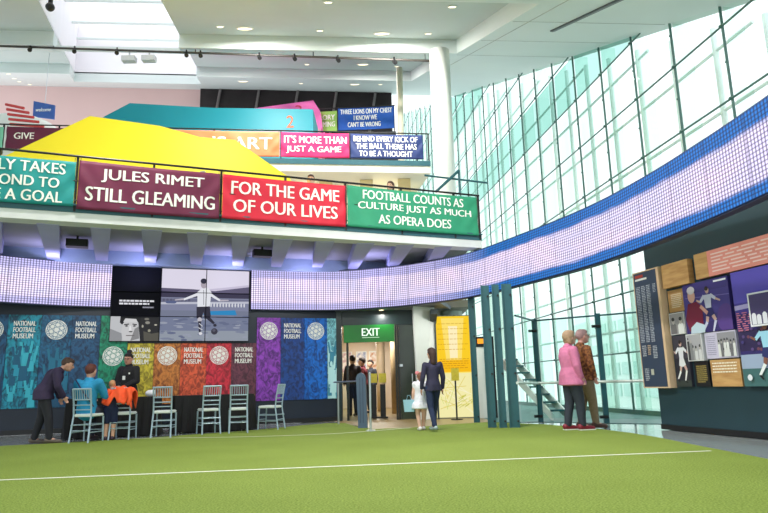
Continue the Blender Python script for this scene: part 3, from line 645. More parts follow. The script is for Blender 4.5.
for i, (nm, ca, cb_, kind) in enumerate(PAN):
    u0, u1 = US[i], US[i+1]; low = 6 <= i <= 10; zt = 1.905 if low else 2.52
    where = {'cyan crowd photograph': 'at the far end of the wall', }.get(nm, 'behind the chairs' if low else 'on the dark back wall')
    if i == 5: where = 'behind the staff member in black'
    what = {'crest': 'round white football emblem', 'text': 'white museum lettering', 'none': 'a crowd print beside the exit'}[kind]
    e = empty('wall_panel', '%s printed wall panel with %s, %s' % (nm, what, where), 'wall panel', BW((u0+u1)/2, .53, 0), 0, 'coloured printed panels along the back wall')
    def C_(o): o.parent = e; o.matrix_parent_inverse = Matrix.Translation(-e.location); return o
    bm = B(); BW.box(bm, u0+.003, u1-.003, .54, zt, 0, .03)
    pm_ = two_tone('print_'+nm.replace(' ', '_'), tuple(int(v*.8) for v in cb_), tuple(min(255, int(v*1.04)) for v in ca), 9., .55, .38, .60, 12., (1, 1, .7), dist=1.5)
    bd = C_(obj('board', bm, pm_))
    def C_(o): o.parent = bd; return o
    zc = 1.62 if (low or i == 5) else 2.2
    uc = (u0+u1)/2
    if kind == 'crest': C_(crest(BW, uc, zc, .215, .034, cb_, None))
    if kind == 'text':
        for q, wd in enumerate(('NATIONAL', 'FOOTBALL', 'MUSEUM')):
            C_(place_text(wd, BW, uc - (.02 if q == 2 else 0), zc+.135-q*.135, .42 if q < 2 else .38, .105, .036, TEXTW, bold=.03))
    if i in (2, 14, 1, 3):
        S = []; rr = random.Random(i); wv = u1-u0
        cols = {2: [(60, 190, 210), (40, 160, 190), (16, 96, 130)], 14: [(60, 140, 170), (190, 236, 240), (90, 170, 190)], 1: [(18, 64, 100), (30, 110, 150)], 3: [(24, 84, 120), (30, 118, 150)]}[i]
        for k in range(22 if i in (2, 14) else 9):
            x = rr.uniform(.12, .88); y = rr.uniform(.08, .62); s = rr.uniform(.6, 1.2); c = rr.choice(cols); ax = 1/wv*.32
            S.append((c, 'p', [(x-.24*s*ax, y-.14*s), (x+.24*s*ax, y-.14*s), (x+.2*s*ax, y), (x-.2*s*ax, y)]))
            S.append((rr.choice(cols), 'e', (x, y+.035*s, .1*s*ax, .03*s)))
            S.append((c, 'l', ((x-.2*s*ax, y-.02), (x-.34*s*ax, y+.11*s), .05))); S.append((c, 'l', ((x+.2*s*ax, y-.02), (x+.3*s*ax, y+.12*s), .05)))
        o = picture('crowd_print', BW, u0+.01, .55, wv-.02, zt-.57, .031, S); C_(o)

# ================================================================ video wall
vw = empty('video_wall', 'video wall of nine screens showing a footballer kicking a ball and a quote', 'video wall', BW(-3.72, 1.94, .1))
def VC(o): o.parent = vw; o.matrix_parent_inverse = Matrix.Translation(-vw.location); return o
ucs = [-5.25, -4.2, -3.19, -2.18]; zcs = [1.94, 2.505, 3.07, 3.635]
for a in range(3):
    for c in range(3):
        bm = B(); BW.box(bm, ucs[a]+.004, ucs[a+1]-.004, zcs[c]+.004, zcs[c+1]-.004, .035, .12); VC(obj('screen', bm, mat('screen_black', (10, 11, 20), .7, spec=.1)))
EM = .66
S = [((232, 226, 244), 'r', (0, 0, 1, 1)), ((206, 198, 222), 'p', [(0, .7), (.5, .72), (1, .8), (1, .74), (0, .66)]), ((96, 90, 118), 'p', [(0, .62), (0, .73), (.35, .72), (.6, .70), (1, .77), (1, .6)]), ((60, 56, 82), 'p', [(0, .58), (0, .69), (.4, .66), (1, .68), (1, .58)]),
     ((132, 136, 164), 'r', (0, .33, 1, .6)), ((110, 112, 140), 'r', (0, .53, 1, .585)), ((196, 198, 214), 'p', [(0, .5), (1, .53), (1, .56), (0, .53)]), ((120, 128, 156), 'r', (0, 0, 1, .36)), ((150, 158, 172), 'r', (0, 0, 1, .14)), ((120, 126, 150), 'r', (0, .34, 1, .42))]
rr = random.Random(2)
for k in range(60):
    x, y = rr.random(), rr.uniform(.0, .36); S.append((rr.choice([(104, 112, 142), (156, 162, 180), (128, 136, 160)]), 'e', (x, y, rr.uniform(.02, .06), rr.uniform(.006, .018))))
for k in range(12): S.append(((222, 224, 232), 'e', (.56+k*.035, .5, .009, .03)))
for k in range(8): S.append(((92, 92, 116), 'e', (.03+k*.04, .56, .014, .02)))
for k in range(4): S.append(((90, 100, 140), 'e', (.08+k*.02, .53, .03, .02)))
S += [((40, 140, 200), 'p', [(.47, .36), (.86, .36), (.84, .43), (.5, .41)])]
dk, wh = (44, 42, 60), (236, 238, 246)
S += [(wh, 'l', ((.43, .66), (.25, .57), .07), .045), (wh, 'l', ((.53, .66), (.66, .565), .07), .045), ((190, 184, 196), 'l', ((.25, .575), (.15, .56), .04), .025), ((190, 184, 196), 'l', ((.66, .565), (.76, .57), .04), .025),
      (wh, 'p', [(.40, .68), (.46, .74), (.52, .74), (.56, .68), (.545, .47), (.405, .46)]), (dk, 'p', [(.395, .47), (.545, .48), (.56, .34), (.49, .30), (.475, .40), (.455, .3), (.40, .31)]),
      ((200, 196, 206), 'e', (.435, .29, .025, .035)), (dk, 'l', ((.435, .27), (.44, .12), .07), .04), ((210, 212, 220), 'l', ((.43, .24), (.47, .2), .02)), ((210, 212, 220), 'l', ((.425, .18), (.47, .15), .02)), ((230, 230, 236), 'e', (.45, .1, .02, .02)),
      (dk, 'l', ((.52, .33), (.6, .24), .09), .05), (dk, 'e', (.61, .215, .02, .02)), ((60, 58, 74), 'e', (.605, .13, .038, .045)), ((90, 90, 108), 'e', (.6, .145, .018, .02)),
      ((176, 166, 178), 'e', (.47, .79, .035, .06)), (dk, 'e', (.468, .835, .036, .038)), (dk, 'l', ((.47, .71), (.475, .5), .01))]
VC(picture('footballer_picture', BW, -4.19, 1.95, 2.0, 1.68, .122, S, emit=EM))
S = [((198, 200, 204), 'r', (0, 0, 1, 1)), ((150, 152, 156), 'p', [(0, 0), (.0, .5), (.1, .42), (.25, .3), (.25, 0)]), ((40, 40, 44), 'p', [(.62, 0), (.55, 1), (1, 1), (1, 0)]), ((88, 86, 78), 'p', [(.7, 0), (.68, .4), (.85, .3), (1, .35), (1, 0)]),
     ((206, 206, 208), 'e', (.40, .42, .17, .56)), ((140, 140, 142), 'p', [(.42, .0), (.6, .1), (.58, .6), (.5, .5)]), ((34, 34, 38), 'p', [(.19, .75), (.2, 1), (.62, 1), (.6, .66), (.55, .8), (.3, .84), (.24, .66)]), ((216, 216, 218), 'p', [(.26, .78), (.3, .92), (.52, .9), (.55, .78)]),
     ((50, 50, 54), 'l', ((.28, .66), (.38, .69), .025)), ((50, 50, 54), 'l', ((.45, .69), (.54, .66), .025)), ((44, 44, 48), 'e', (.33, .61, .03, .03)), ((44, 44, 48), 'e', (.49, .61, .03, .03)), ((232, 232, 234), 'p', [(.39, .62), (.42, .62), (.44, .4), (.38, .38)]), ((90, 88, 90), 'e', (.42, .38, .04, .03)), ((110, 104, 106), 'l', ((.33, .22), (.5, .22), .02)),
     ((176, 174, 160), 'e', (.66, .6, .02, .06)), ((160, 158, 140), 'e', (.8, .42, .03, .06)), ((200, 196, 180), 'e', (.93, .66, .03, .03)), ((120, 118, 112), 'e', (.74, .9, .05, .05)), ((150, 148, 140), 'e', (.76, .75, .05, .06))]
VC(picture('portrait_picture', BW, -5.24, 1.95, 1.03, .55, .122, S, emit=EM))
QT = flat((240, 240, 246), .95)
for txt, u, z, w in (('No other player than this one', -4.68, 2.82, .78), ('ever went as straight to goal', -4.68, 2.745, .76), ('A team mate', -4.45, 2.68, .3)):
    pass
S = lines((232, 232, 240), .0, 1., .5, 1, 1, .6) + lines((232, 232, 240), .0, .86, .0, .5, 1, .6)
VC(picture('quote_text', BW, -5.08, 2.76, .78, .13, .123, S, emit=.7)); VC(picture('quote_text', BW, -4.58, 2.69, .25, .045, .123, lines((160, 160, 176), 0, 1, 0, 1, 1, .7), emit=.7))
bm = B()
for u in ucs[1:3]: BW.box(bm, u-.007, u+.007, 1.94, 3.635, .12, .19)
for z in zcs[1:3]: BW.box(bm, -5.25, -2.18, z-.006, z+.006, .12, .19)
VC(obj('bezel', bm, mat('screen_black', (10, 11, 20), .7, spec=.1)))

# ================================================================ balcony railings and banners
def railing(name, label, fr, u0, u1, zb, zt, posts, m, mid=(), rr_=.022):
    e = empty(name, label, 'railing', fr((u0+u1)/2, zb, .02))
    bm = B(); tube(bm, [fr(u0, zt, .02), fr(u1, zt, .02)], rr_, 8); ch('top_rail', bm, m, e)
    for z in mid: bm = B(); tube(bm, [fr(u0, z, .02), fr(u1, z, .02)], rr_*.5, 6); ch('cable', bm, m, e)
    for u in posts: bm = B(); fr.box(bm, u-.02, u+.02, zb, zt, -.02, .02); ch('post', bm, m, e)
    return e
railing('balcony_railing', 'black railing along the lowest balcony behind the jubilee banners'.replace('jubilee ', 'four big slogan '), L1, -4, 9.23, 3.9, 4.9, [-2.45, -1.22, 0, 1.19, 2.45, 3.65, 4.88, 6.12, 7.35, 8.6, 9.21], BLACK, (4.1, 4.45))
railing('balcony_railing', 'dark railing along the middle balcony over the orange and magenta banners', L2, -3, 12.6, 7.62, 8.56, [-1.0, .02, 1.55, 3.0, 4.5, 6.0, 8.0, 10.1, 12.2, 12.58], BLACK, ())
railing('balcony_railing', 'small dark railing of the top balcony behind the blue banner', L3, -.6, 3.14, 9.9, 10.92, [-.5, .25, 1.02, 2.2, 3.1], BLACK, ())
def banner(label, fr, u0, u1, z0, z1, rgb, texts, group, off=.05, amp=.018, seed=0, m_name=None):
    e = empty('banner', label, 'banner', fr((u0+u1)/2, z0, off), 0, group)
    rr = random.Random(seed); ph = [rr.uniform(0, 6) for _ in range(6)]; W = u1-u0
    def disp(u, z):
        a = (u-u0)/W; b_ = (z-z0)/(z1-z0)
        edge = math.sin(PI*min(1, max(0, b_)))
        corner = math.exp(-((a-.0)*W/.35)**2)*math.sin((a*W*1.2+b_*.8)*14+ph[0]) + math.exp(-((a-1.)*W/.35)**2)*math.sin(((1-a)*W*1.2+b_*.8)*14+ph[1])
        return amp*(.9*corner*(.3+edge*.7) + .8*math.sin(u*5.1+b_*2+ph[2])*edge + .5*math.sin(u*11+ph[3]+b_*5)*edge)
    nu, nz_ = max(24, int(W*26)), 14
    bm = B(); g = [[bm.verts.new(fr(u0+W*i/nu, z0+(z1-z0)*j/nz_ - .012*math.sin(PI*i/nu)*(1 if j == nz_ else .6), off+disp(u0+W*i/nu, z0+(z1-z0)*j/nz_))) for j in range(nz_+1)] for i in range(nu+1)]
    for i in range(nu):
        for j in range(nz_): bm.faces.new((g[i][j], g[i+1][j], g[i+1][j+1], g[i][j+1]))
    o = ch('cloth', bm, mat(m_name or 'banner_%02x%02x%02x' % rgb, rgb, .65, var=.06, scale=5), e, smooth=True)
    md = o.modifiers.new('thick', 'SOLIDIFY'); md.thickness = .004
    for t, uc, zc, w, h in texts:
        x = place_text(t, fr, uc, zc, w, h, off+.012, TEXTW, bold=.014, disp=disp, parent=o)
    for u in (u0+.02, u1-.02):
        bm = B(); tube(bm, [fr(u, z1-.02, off), fr(u, z1+.08, .03)], .006, 4); ch('tie', bm, BLACK, e)
    return e
G1 = 'slogan banners on the lowest balcony'; G2 = 'slogan banners on the middle balcony'; G3 = 'slogan banners on the top balcony'
banner('teal banner reading it only takes a second to score a goal', L1, -1.15, 1.17, 3.98, 4.78, (18, 142, 142), [('IT ONLY TAKES', .18, 4.63, 1.66, .19), ('A SECOND TO', .18, 4.37, 1.5, .18), ('SCORE A GOAL', .18, 4.12, 1.62, .19)], G1, seed=1)
banner('maroon banner reading Jules Rimet still gleaming', L1, 1.22, 3.62, 3.94, 4.82, (108, 28, 66), [('JULES RIMET', 2.46, 4.58, 1.74, .25), ('STILL GLEAMING', 2.44, 4.23, 2.18, .25)], G1, seed=2)
banner('red banner reading for the game of our lives', L1, 3.67, 6.10, 3.96, 4.82, (214, 28, 58), [('FOR THE GAME', 4.9, 4.58, 2.12, .25), ('OF OUR LIVES', 4.9, 4.23, 2.04, .25)], G1, seed=3)
banner('green banner reading football counts as culture just as much as opera does', L1, 6.14, 9.15, 3.98, 4.84, (44, 148, 112), [('FOOTBALL COUNTS AS', 7.64, 4.68, 2.32, .19), ('CULTURE JUST AS MUCH', 7.68, 4.43, 2.6, .19), ('AS OPERA DOES', 7.64, 4.18, 1.66, .19)], G1, seed=4)
banner('mint banner end beside the maroon banner on the middle balcony', L2, -1.0, .04, 7.8, 8.46, (120, 196, 170), [], G2, seed=5)
banner('dark maroon banner reading give, half hidden by the yellow structure', L2, .12, 3.0, 7.8, 8.48, (96, 26, 58), [('GIVE', .62, 8.2, .55, .2)], G2, seed=6)
banner('peach orange banner reading is art on the middle balcony', L2, 4.5, 7.96, 7.7, 8.5, (238, 118, 72), [('IS ART', 6.85, 8.12, 1.75, .38)], G2, seed=7)
banner('magenta banner reading it is more than just a game', L2, 8.0, 10.08, 7.7, 8.5, (214, 24, 96), [("IT'S MORE THAN", 9.05, 8.27, 1.9, .24), ('JUST A GAME', 9.0, 7.94, 1.66, .24)], G2, seed=8)
banner('navy banner reading behind every kick of the ball there has to be a thought', L2, 10.12, 12.4, 7.7, 8.5, (26, 48, 104), [('BEHIND EVERY KICK OF', 11.22, 8.34, 2.0, .18), ('THE BALL THERE HAS', 11.24, 8.1, 1.9, .18), ('TO BE A THOUGHT', 11.22, 7.86, 1.66, .18)], G2, seed=9)
banner('small lime green banner with pale writing on the top balcony', L3, -.08, 1.0, 10.0, 10.8, (150, 196, 96), [('GLORY', .56, 10.55, .72, .2), ('COMING', .56, 10.28, .72, .2)], G3, seed=10)
banner('royal blue banner reading three lions on my chest', L3, 1.04, 3.1, 10.02, 10.88, (20, 84, 178), [('THREE LIONS ON MY CHEST', 2.08, 10.73, 1.9, .19), ('I KNOW WE', 2.05, 10.48, .85, .19), ("CAN'T BE WRONG", 2.0, 10.22, 1.2, .19)], G3, seed=11)
# bracket arm above the right end of the lowest railing
e = empty('bracket_arm', 'dark teal steel bracket frame rising at the end of the lowest railing', 'bracket', L1(8.6, 4.9, -.1))
bm = B(); tube(bm, [L1(8.25, 4.95, -.15), L1(8.85, 5.5, -.15)], .035, 6); tube(bm, [L1(8.85, 5.5, -.15), L1(8.85, 4.95, -.15)], .03, 6); ch('strut', bm, DTEAL, e)
bm = B(); tube(bm, [L1(8.0, 5.3, -.15), L1(9.6, 5.3, -.2)], .022, 6); ch('arm', bm, DTEAL, e)

# faceted coloured structures
def facet(name, label, pts, y, depth, zb, m, cat='structure'):
    """a faceted solid: an outline in x,z at distance y, thickened backwards"""
    e = empty(name, label, cat, (pts[0][0], y, zb))
    bm = B(); n = len(pts); hexa(bm, [V((x, y+(dy[0] if dy else 0), z)) for x, z, *dy in pts], [V((x, y+depth, z)) for x, z, *dy in pts]); ch('body', bm, m, e)
    return e
e = facet('yellow_enclosure', 'big yellow faceted enclosure behind the maroon and red banners', [(-10.2, 5.3), (-8.49, 6.0), (-6.55, 6.95), (-4.96, 6.67), (-4.05, 6.38), (-3.26, 6.29), (-2.03, 5.37), (-2.03, 4.02), (-10.2, 4.02)], 13.5, 1.4, 4.02, mat('bright_yellow_paint', (252, 232, 40), .5, var=.02, scale=.5))
bm = B(); tube(bm, [(-3.85, 13.44, 5.0), (-3.85, 13.44, 5.45), (-3.9, 13.4, 5.52), (-3.98, 13.38, 5.5)], .035, 8); ch('vent_pipe', bm, STEEL, e)
e = facet('teal_enclosure', 'teal wedge-shaped enclosure numbered 2 behind the middle balcony railing', [(-9.6, 9.4), (-9.11, 9.78), (-8.31, 10.22), (-5.6, 9.98), (-2.23, 9.84), (-2.23, 7.52), (-9.6, 7.52)], 19.8, 1.6, 7.52, mat('teal_paint', (0, 134, 150), .5, var=.04, scale=.6))
x = place_text('2', Frame((0, 19.8), (1, 0)), -2.98, 9.42, .24, .42, .012, mat('orange_numeral', (204, 84, 24), .5), name='numeral', bold=0); x.parent = e; x.matrix_parent_inverse = Matrix.Translation(-e.location)
e = facet('pink_enclosure', 'bright pink pointed enclosure numbered 3 above the teal one', [(-6.4, 10.4), (-5.04, 10.69), (-2.42, 11.0), (-2.17, 10.57), (-2.1, 9.9), (-6.4, 9.9)], 21.6, 1.4, 9.9, mat('hot_pink_paint', (244, 110, 186), .5, var=.03))
bm = B(); box(bm, -6.4, -2.15, 21.6, 23, 7.5, 9.9); ch('base', bm, mat('pink_base', (214, 150, 170), .6), e)
x = place_text('3', Frame((0, 21.6), (1, 0)), -2.95, 10.62, .24, .4, .012, mat('red_numeral', (206, 50, 80), .5), name='numeral', bold=0); x.parent = e; x.matrix_parent_inverse = Matrix.Translation(-e.location)
# hanging blue sign and the striped white model on the upper level
e = empty('hanging_sign', 'small blue hanging sign with white script against the pink wall', 'sign', (-12.4, 22, 10.75))
bm = B(); hexa(bm, [V((-12.78, 22, 10.83)), V((-12.05, 22.1, 10.75)), V((-12.05, 22.16, 10.75)), V((-12.78, 22.06, 10.83))], [V((-12.8, 22, 11.44)), V((-12.06, 22.1, 11.3)), V((-12.06, 22.16, 11.3)), V((-12.8, 22.06, 11.44))]); ch('board', bm, mat('sign_blue', (60, 96, 170), .5), e)
x = place_text('welcome', Frame((0, 22.0), (1, .0)), -12.4, 11.08, .55, .14, .02, TEXTW, shear=.3, bold=.02); x.parent = e; x.matrix_parent_inverse = Matrix.Translation(-e.location)
bm = B(); tube(bm, [(-12.4, 22.06, 11.35), (-12.4, 22.06, rz_(-12.4, 22)+.45)], .012, 4); ch('cord', bm, STEEL, e)
e = empty('white_canopy', 'white rounded canopy with red stripes on the upper level beside the blue sign', 'canopy', (-12.4, 20, 7.5))
bm = B(); ball(bm, (-12.6, 20.4, 9.05), 1.9, .8, 1.15, seg=24); ch('shell', bm, WHITE, e, smooth=True)
for k in range(6):
    bm = B(); x0 = -11.95+k*.05; tube(bm, [(x0-.05, 19.1, 9.95-k*.17), (x0+.55+k*.12, 19.1, 9.8-k*.16)], .045, 6); ch('stripe', bm, mat('stripe_red', (206, 60, 62), .5), e)
for x_ in (-13.6, -12.5): bm = B(); tube(bm, [(x_, 20.2, 7.5), (x_, 20.2, 8.4)], .05, 8); ch('leg', bm, STEEL, e)

# ================================================================ ceiling fittings
def downlight(label, x, y, dz, r, power_e, group):
    z = rz_(x, y, dz)
    e = empty('downlight', label, 'downlight', (x, y, z), 0, group)
    R_ = Matrix.Rotation(math.atan(.381), 4, 'X')
    bm = B(); ring_o = [R_ @ V((r*1.25*math.cos(2*PI*k/20), r*1.25*math.sin(2*PI*k/20), -.02)) for k in range(20)]; ring_i = [R_ @ V((r*math.cos(2*PI*k/20), r*math.sin(2*PI*k/20), -.03)) for k in range(20)]
    a = [bm.verts.new(p) for p in ring_o]; b_ = [bm.verts.new(p) for p in ring_i]; t = [bm.verts.new(p+V((0, 0, .03))) for p in ring_o]
    for k in range(20): q = (k+1) % 20; bm.faces.new((a[k], a[q], b_[q], b_[k])); bm.faces.new((a[k], t[k], t[q], a[q]))
    obj('trim_ring', bm, WHITE, e)
    bm = B(); bm.faces.new([bm.verts.new(R_ @ V((r*math.cos(2*PI*k/20), r*math.sin(2*PI*k/20), -.025))) for k in range(20)]); obj('lens', bm, flat((255, 236, 196), power_e), e)
    return e
BIGG = 'large round downlights in the ceiling'; SMG = 'small round downlights in the ceiling'
for lab, x, y, dz, r in (('large bright downlight in the near coffer, the nearer the white skylight', -3.78, 16.5, .45, .2), ('large bright downlight in the near coffer above the track end by the column', .1, 16.83, .45, .2), ('large bright downlight in the middle coffer of the ceiling', -.64, 23.32, .45, .2),
                         ('large downlight in the far pinkish ceiling strip above the dark wall', -6.14, 26.66, 0, .2), ('large downlight in the far pinkish ceiling strip above the blue banner', -1.12, 26.9, 0, .2)):
    downlight(lab, x, y, dz, r, 2.2, BIGG)
for lab, x, y, dz in (('small downlight closest to the white skylight in the near coffer', -4.43, 16.29, .45), ('small downlight between the two large ones in the near coffer', -1.66, 16.57, .45), ('small downlight in the near coffer corner beside the white column', 1.42, 16.68, .45), ('small downlight at the top edge, middle of the near coffer', -1.13, 13.19, .45),
                      ('small downlight near the front corner of the near coffer', 1.72, 13.38, .45), ('small downlight in the middle coffer, above the pink pointed enclosure', -2.9, 23.66, .45), ('small downlight in the middle coffer near the white column', .71, 23.69, .45), ('small downlight in the far ceiling strip above the green banner', -3.58, 27.0, 0),
                      ('small downlight in the far ceiling strip above the thin cream post', .02, 26.7, 0), ('first of four small downlights in a row over the pink wall, nearest the photo edge', -16.1, 25.6, 0), ('second of four small downlights in a row over the pink wall', -17.0, 27.5, 0), ('third of four small downlights in a row over the pink wall', -17.6, 28.9, 0), ('last and lowest of four small downlights in a row over the pink wall', -17.9, 30.3, 0)):
    downlight(lab, x, y, dz, .09, 2.6, SMG)
e = empty('downlight', 'small round downlight in the grey soffit above the exit sign', 'downlight', (-.10, 16.05, 2.70))
obj('trim_ring', tube(B(), [(0, 0, -.015), (0, 0, 0)], .075, 20), WHITE, e); obj('lens', tube(B(), [(0, 0, -.02), (0, 0, -.012)], .055, 20), flat((255, 226, 170), 3.), e)
# lighting track
e = empty('lighting_track', 'thin dark lighting pipe hung across the hall below the ceiling beam', 'lighting track', (-5, 17.9, 10.8))
za = lambda x: 11.30 + (x+11.6)*(10.44-11.30)/(1.7+11.6)
bm = B(); tube(bm, [(-16, 17.9, za(-16)), (1.75, 17.9, za(1.75))], .035, 8); ch('pipe', bm, mat('dark_pipe', (64, 60, 56), .5), e)
for x in (-14, -9.95, -5.6, -2.0, 1.4): bm = B(); tube(bm, [(x, 17.9, za(x)), (x, 17.9, rz_(x, 17.9)+.02)], .015, 6); ch('hanger', bm, BLACK, e)
xsps = [-10.64, -9.28, -7.98, -5.86, -5.43, -3.64, -2.57, -1.25, .46, 1.58]
spot0 = None
for k, x in enumerate(xsps):
    names = ['over the pink wall, farthest from the column', 'over the edge of the skylight', 'over the middle of the skylight', 'just past the skylight', 'above the teal enclosure peak', 'above the teal enclosure', 'above the number 3', 'above the green banner', 'above the blue banner', 'at the column end']
    lab = 'small black spotlight clamped under the lighting pipe, ' + names[k]
    if not spot0:
        spot0 = empty('spotlight', lab, 'spotlight', (x, 17.86, za(x)-.06), .4, 'spotlights on the lighting pipe')
        obj('lamp_body', tube(B(), [(0, .04, .0), (0, -.08, -.1)], .055, 10, .065), BLACK, spot0); obj('clamp', box(B(), -.02, .02, -.02, .06, -.02, .12), BLACK, spot0)
    else:
        c = spot0.copy(); COL.objects.link(c); c.location = (x, 17.86, za(x)-.06); c['label'] = lab
        for q in list(spot0.children): w = q.copy(); COL.objects.link(w); w.parent = c
for k, x in enumerate((-7.63, -7.02)):
    e = empty('floodlight', 'pale grey floodlight hung in front of the skylight, the one %s' % ('nearer the pink wall', 'nearer the column')[k], 'floodlight', (x, 17.95, 10.75), 0, 'pale floodlights below the skylight')
    obj('housing', box(B(), -.2, .2, -.12, .1, -.06, .1), mat('pale_grey_metal', (196, 198, 200), .5), e); obj('yoke', tube(B(), [(0, 0, .1), (0, 0, .3)], .02, 6), mat('pale_grey_metal', (196, 198, 200), .5), e)
e = empty('ceiling_camera', 'black dome camera under the ceiling beside the skylight', 'camera', (-7.38, 13, 9.37))
obj('dome', ball(B(), (0, 0, 0), .1, .1, .1), BLACK, e, smooth=True); obj('mount', tube(B(), [(0, 0, .05), (0, 0, .35)], .05, 10), BLACK, e)

# ================================================================ exit sign, door furniture and lobby things
e = empty('exit_sign', 'green illuminated sign reading EXIT above the doorway', 'sign', (-.42, 16.1, 1.9))
bm = B(); box(bm, -1.06, .21, 16.1, 16.2, 1.9, 2.33); ch('lightbox', bm, mat('exit_green', (6, 104, 30), .4, var=.25, scale=1.2, emit=.22), e)
EX = Frame((0, 16.1), (1, 0))
x = place_text('EXIT', EX, -.38, 2.15, .44, .19, .006, flat((236, 255, 236), 1.0), bold=.02); x.parent = e; x.matrix_parent_inverse = Matrix.Translation(-e.location)
bm = B(); EX.box(bm, -.6, -.17, 2.005, 2.02, 0, .005); ch('underline', bm, flat((200, 240, 200), .8), e)
# yellow graphic lightbox
YW = Frame((1.2, 16.15), (1, .02))
e = empty('map_lightbox', 'tall glowing yellow map panel beside the exit', 'display panel', YW(.47, 0, 0))
bm = B(); YW.box(bm, -.02, .98, 0, 2.52, -.12, 0); ch('frame', bm, mat('grey_box_frame', (120, 126, 120), .5), e)
S = [((252, 232, 110), 'r', (0, 0, 1, 1)), ((244, 236, 172), 'r', (0, 0, 1, .43)), ((252, 206, 30), 'r', (0, .46, 1, 1)), ((250, 190, 10), 'r', (0, .44, 1, .56)), ((255, 226, 110), 'p', [(.3, .56), (.7, .56), (.8, .98), (.2, .98)]), ((255, 240, 190), 'p', [(.4, .58), (.6, .58), (.62, .9), (.38, .9)])]
S += lines((196, 130, 10), .12, .9, .47, .58, 5, .25) + lines((206, 150, 20), .1, .9, .64, .95, 6, .1)
for k in range(26): rr = random.Random(k+50); S.append((rr.choice([(222, 200, 90), (250, 244, 214), (206, 216, 120), (236, 222, 120)]), 'l', ((rr.random(), rr.uniform(.02, .4)), (rr.random(), rr.uniform(.02, .4)), .012)))
for k in range(14): rr = random.Random(k+90); x_, y_ = rr.uniform(.5, .9), rr.uniform(.08, .2); S.append(((190, 190, 60), 'l', ((x_, y_), (x_+.12, y_+.03), .012)))
x = picture('graphic', YW, 0, .02, .96, 2.48, .002, S, emit=.74); x.parent = e; x.matrix_parent_inverse = Matrix.Translation(-e.location)
e = empty('sign_stand', 'black pole stand with a small olive sign before the yellow panel', 'sign stand', (1.62, 15.5, 0))
obj('base', tube(B(), [(0, 0, 0), (0, 0, .015)], .14, 20), BLACK, e); obj('pole', tube(B(), [(0, 0, .01), (0, 0, .92)], .02, 8), BLACK, e); obj('sign_board', box(B(), -.09, .09, -.02, 0, .90, 1.19), mat('olive_sign', (196, 178, 50), .5, var=.08, scale=30), e)
# dark slanted security post, silver post, rail
e = empty('security_gate', 'slate blue rounded security gate post at the doorway', 'security gate', (-.53, 13.4, 0), -.1)
bm = B(); pts = [(-.07, 0), (.11, 0), (.09, 1.0), (.06, 1.07), (0, 1.1), (-.07, 1.07), (-.1, 1.0)]
hexa(bm, [V((x, -.07, z)) for x, z in pts], [V((x, .07, z)) for x, z in pts]); obj('body', bm, mat('slate_gate', (72, 92, 116), .4, var=.05), e)
bm = B()
box(bm, -.03, -.015, -.074, -.07, .1, 1.0); box(bm, .03, .045, -.074, -.07, .1, 1.0)
obj('groove', bm, mat('slate_groove', (52, 68, 90), .5), e)
e = empty('barrier_post', 'slim silver post on the turf beside the security gate', 'post', (-.33, 12.42, 0))
obj('pole', tube(B(), [(0, 0, 0), (0, 0, 1.05)], .022, 10), STEEL, e); obj('base', tube(B(), [(0, 0, 0), (0, 0, .02)], .09, 16), STEEL, e); obj('cap', ball(B(), (0, 0, 1.06), .026), STEEL, e)
e = empty('entrance_rail', 'low silver rail and post between the panel wall and the security gate', 'railing', (-1.12, 14.9, 0))
obj('post', tube(B(), [(0, 0, 0), (0, 0, .93)], .02, 10), STEEL, e); obj('top_rail', tube(B(), [(-.1, .1, .93), (.5, -1.3, .93)], .018, 8), STEEL, e)
obj('infill', (lambda bm: (bm, bm.faces.new([bm.verts.new(p) for p in ((0, 0, .1), (.48, -1.25, .1), (.48, -1.25, .88), (0, 0, .88))]))[0])(B()), BARG, e)
for k, (x, lab) in enumerate(((-.36, 'black lectern with yellow notice in the lobby, nearer the silver post'), (-.12, 'black lectern with yellow notice in the lobby, nearer the tan pillar'))):
    e = empty('notice_stand', lab, 'notice stand', (x, 17.2, 0), 0, 'black lecterns with yellow notices in the lobby')
    obj('column', box(B(), -.07, .07, -.08, .08, .02, .86), BLACK, e); obj('base', box(B(), -.12, .12, -.14, .14, 0, .03), BLACK, e)
    obj('notice', box(B(), -.1, .1, -.1, -.08, .9, 1.14), mat('yellow_notice', (226, 208, 70), .5, var=.1, scale=20), e)
# pictures on the lobby wall
for k, (x, c, nm) in enumerate(((-1.5, (206, 170, 176), 'pink'), (-.95, (150, 160, 190), 'blue'), (-.45, (206, 150, 110), 'tan'))):
    e = empty('wall_picture', '%s picture on the pale wall at the back of the lobby' % nm, 'picture', (x, 24.45, 1.3)); obj('frame', box(B(), -.2, .2, 0, .05, 0, .8), WHITE, e); obj('print', box(B(), -.17, .17, -.01, 0, .03, .77), two_tone('lobby_print_%d' % k, c, (240, 232, 226), 6), e)

# ================================================================ teal steel fins, glass barrier, stair
TF = 'tall dark teal steel posts under the led band'
for k, (x, y, w) in enumerate(((1.93, 14.3, .12), (1.98, 12.55, .15), (2.17, 12.45, .13), (2.38, 12.4, .18))):
    lab = 'tall dark teal steel post with bolts, ' + ('beside the yellow map panel', 'second out from the yellow map panel', 'third out from the yellow map panel', 'nearest the glass barrier')[k]
    e = empty('steel_post', lab, 'post', (x, y, 0), -.15, TF)
    obj('blade', box(B(), -w/2, w/2, -.03, .03, 0, 2.72), DTEAL, e); obj('flange', box(B(), -w/2-.012, -w/2+.012, -.07, .07, 0, 2.72), DTEAL, e)
    for z in (.12, 1.0, 1.85, 2.5): obj('bolt', tube(B(), [(w/2-.03, -.07, z), (w/2-.03, .0, z)], .02, 8), BLACK, e)
e = empty('doorway_display', 'dark doorway frame with an orange lit top behind the teal posts', 'display', (2.55, 15.9, 0))
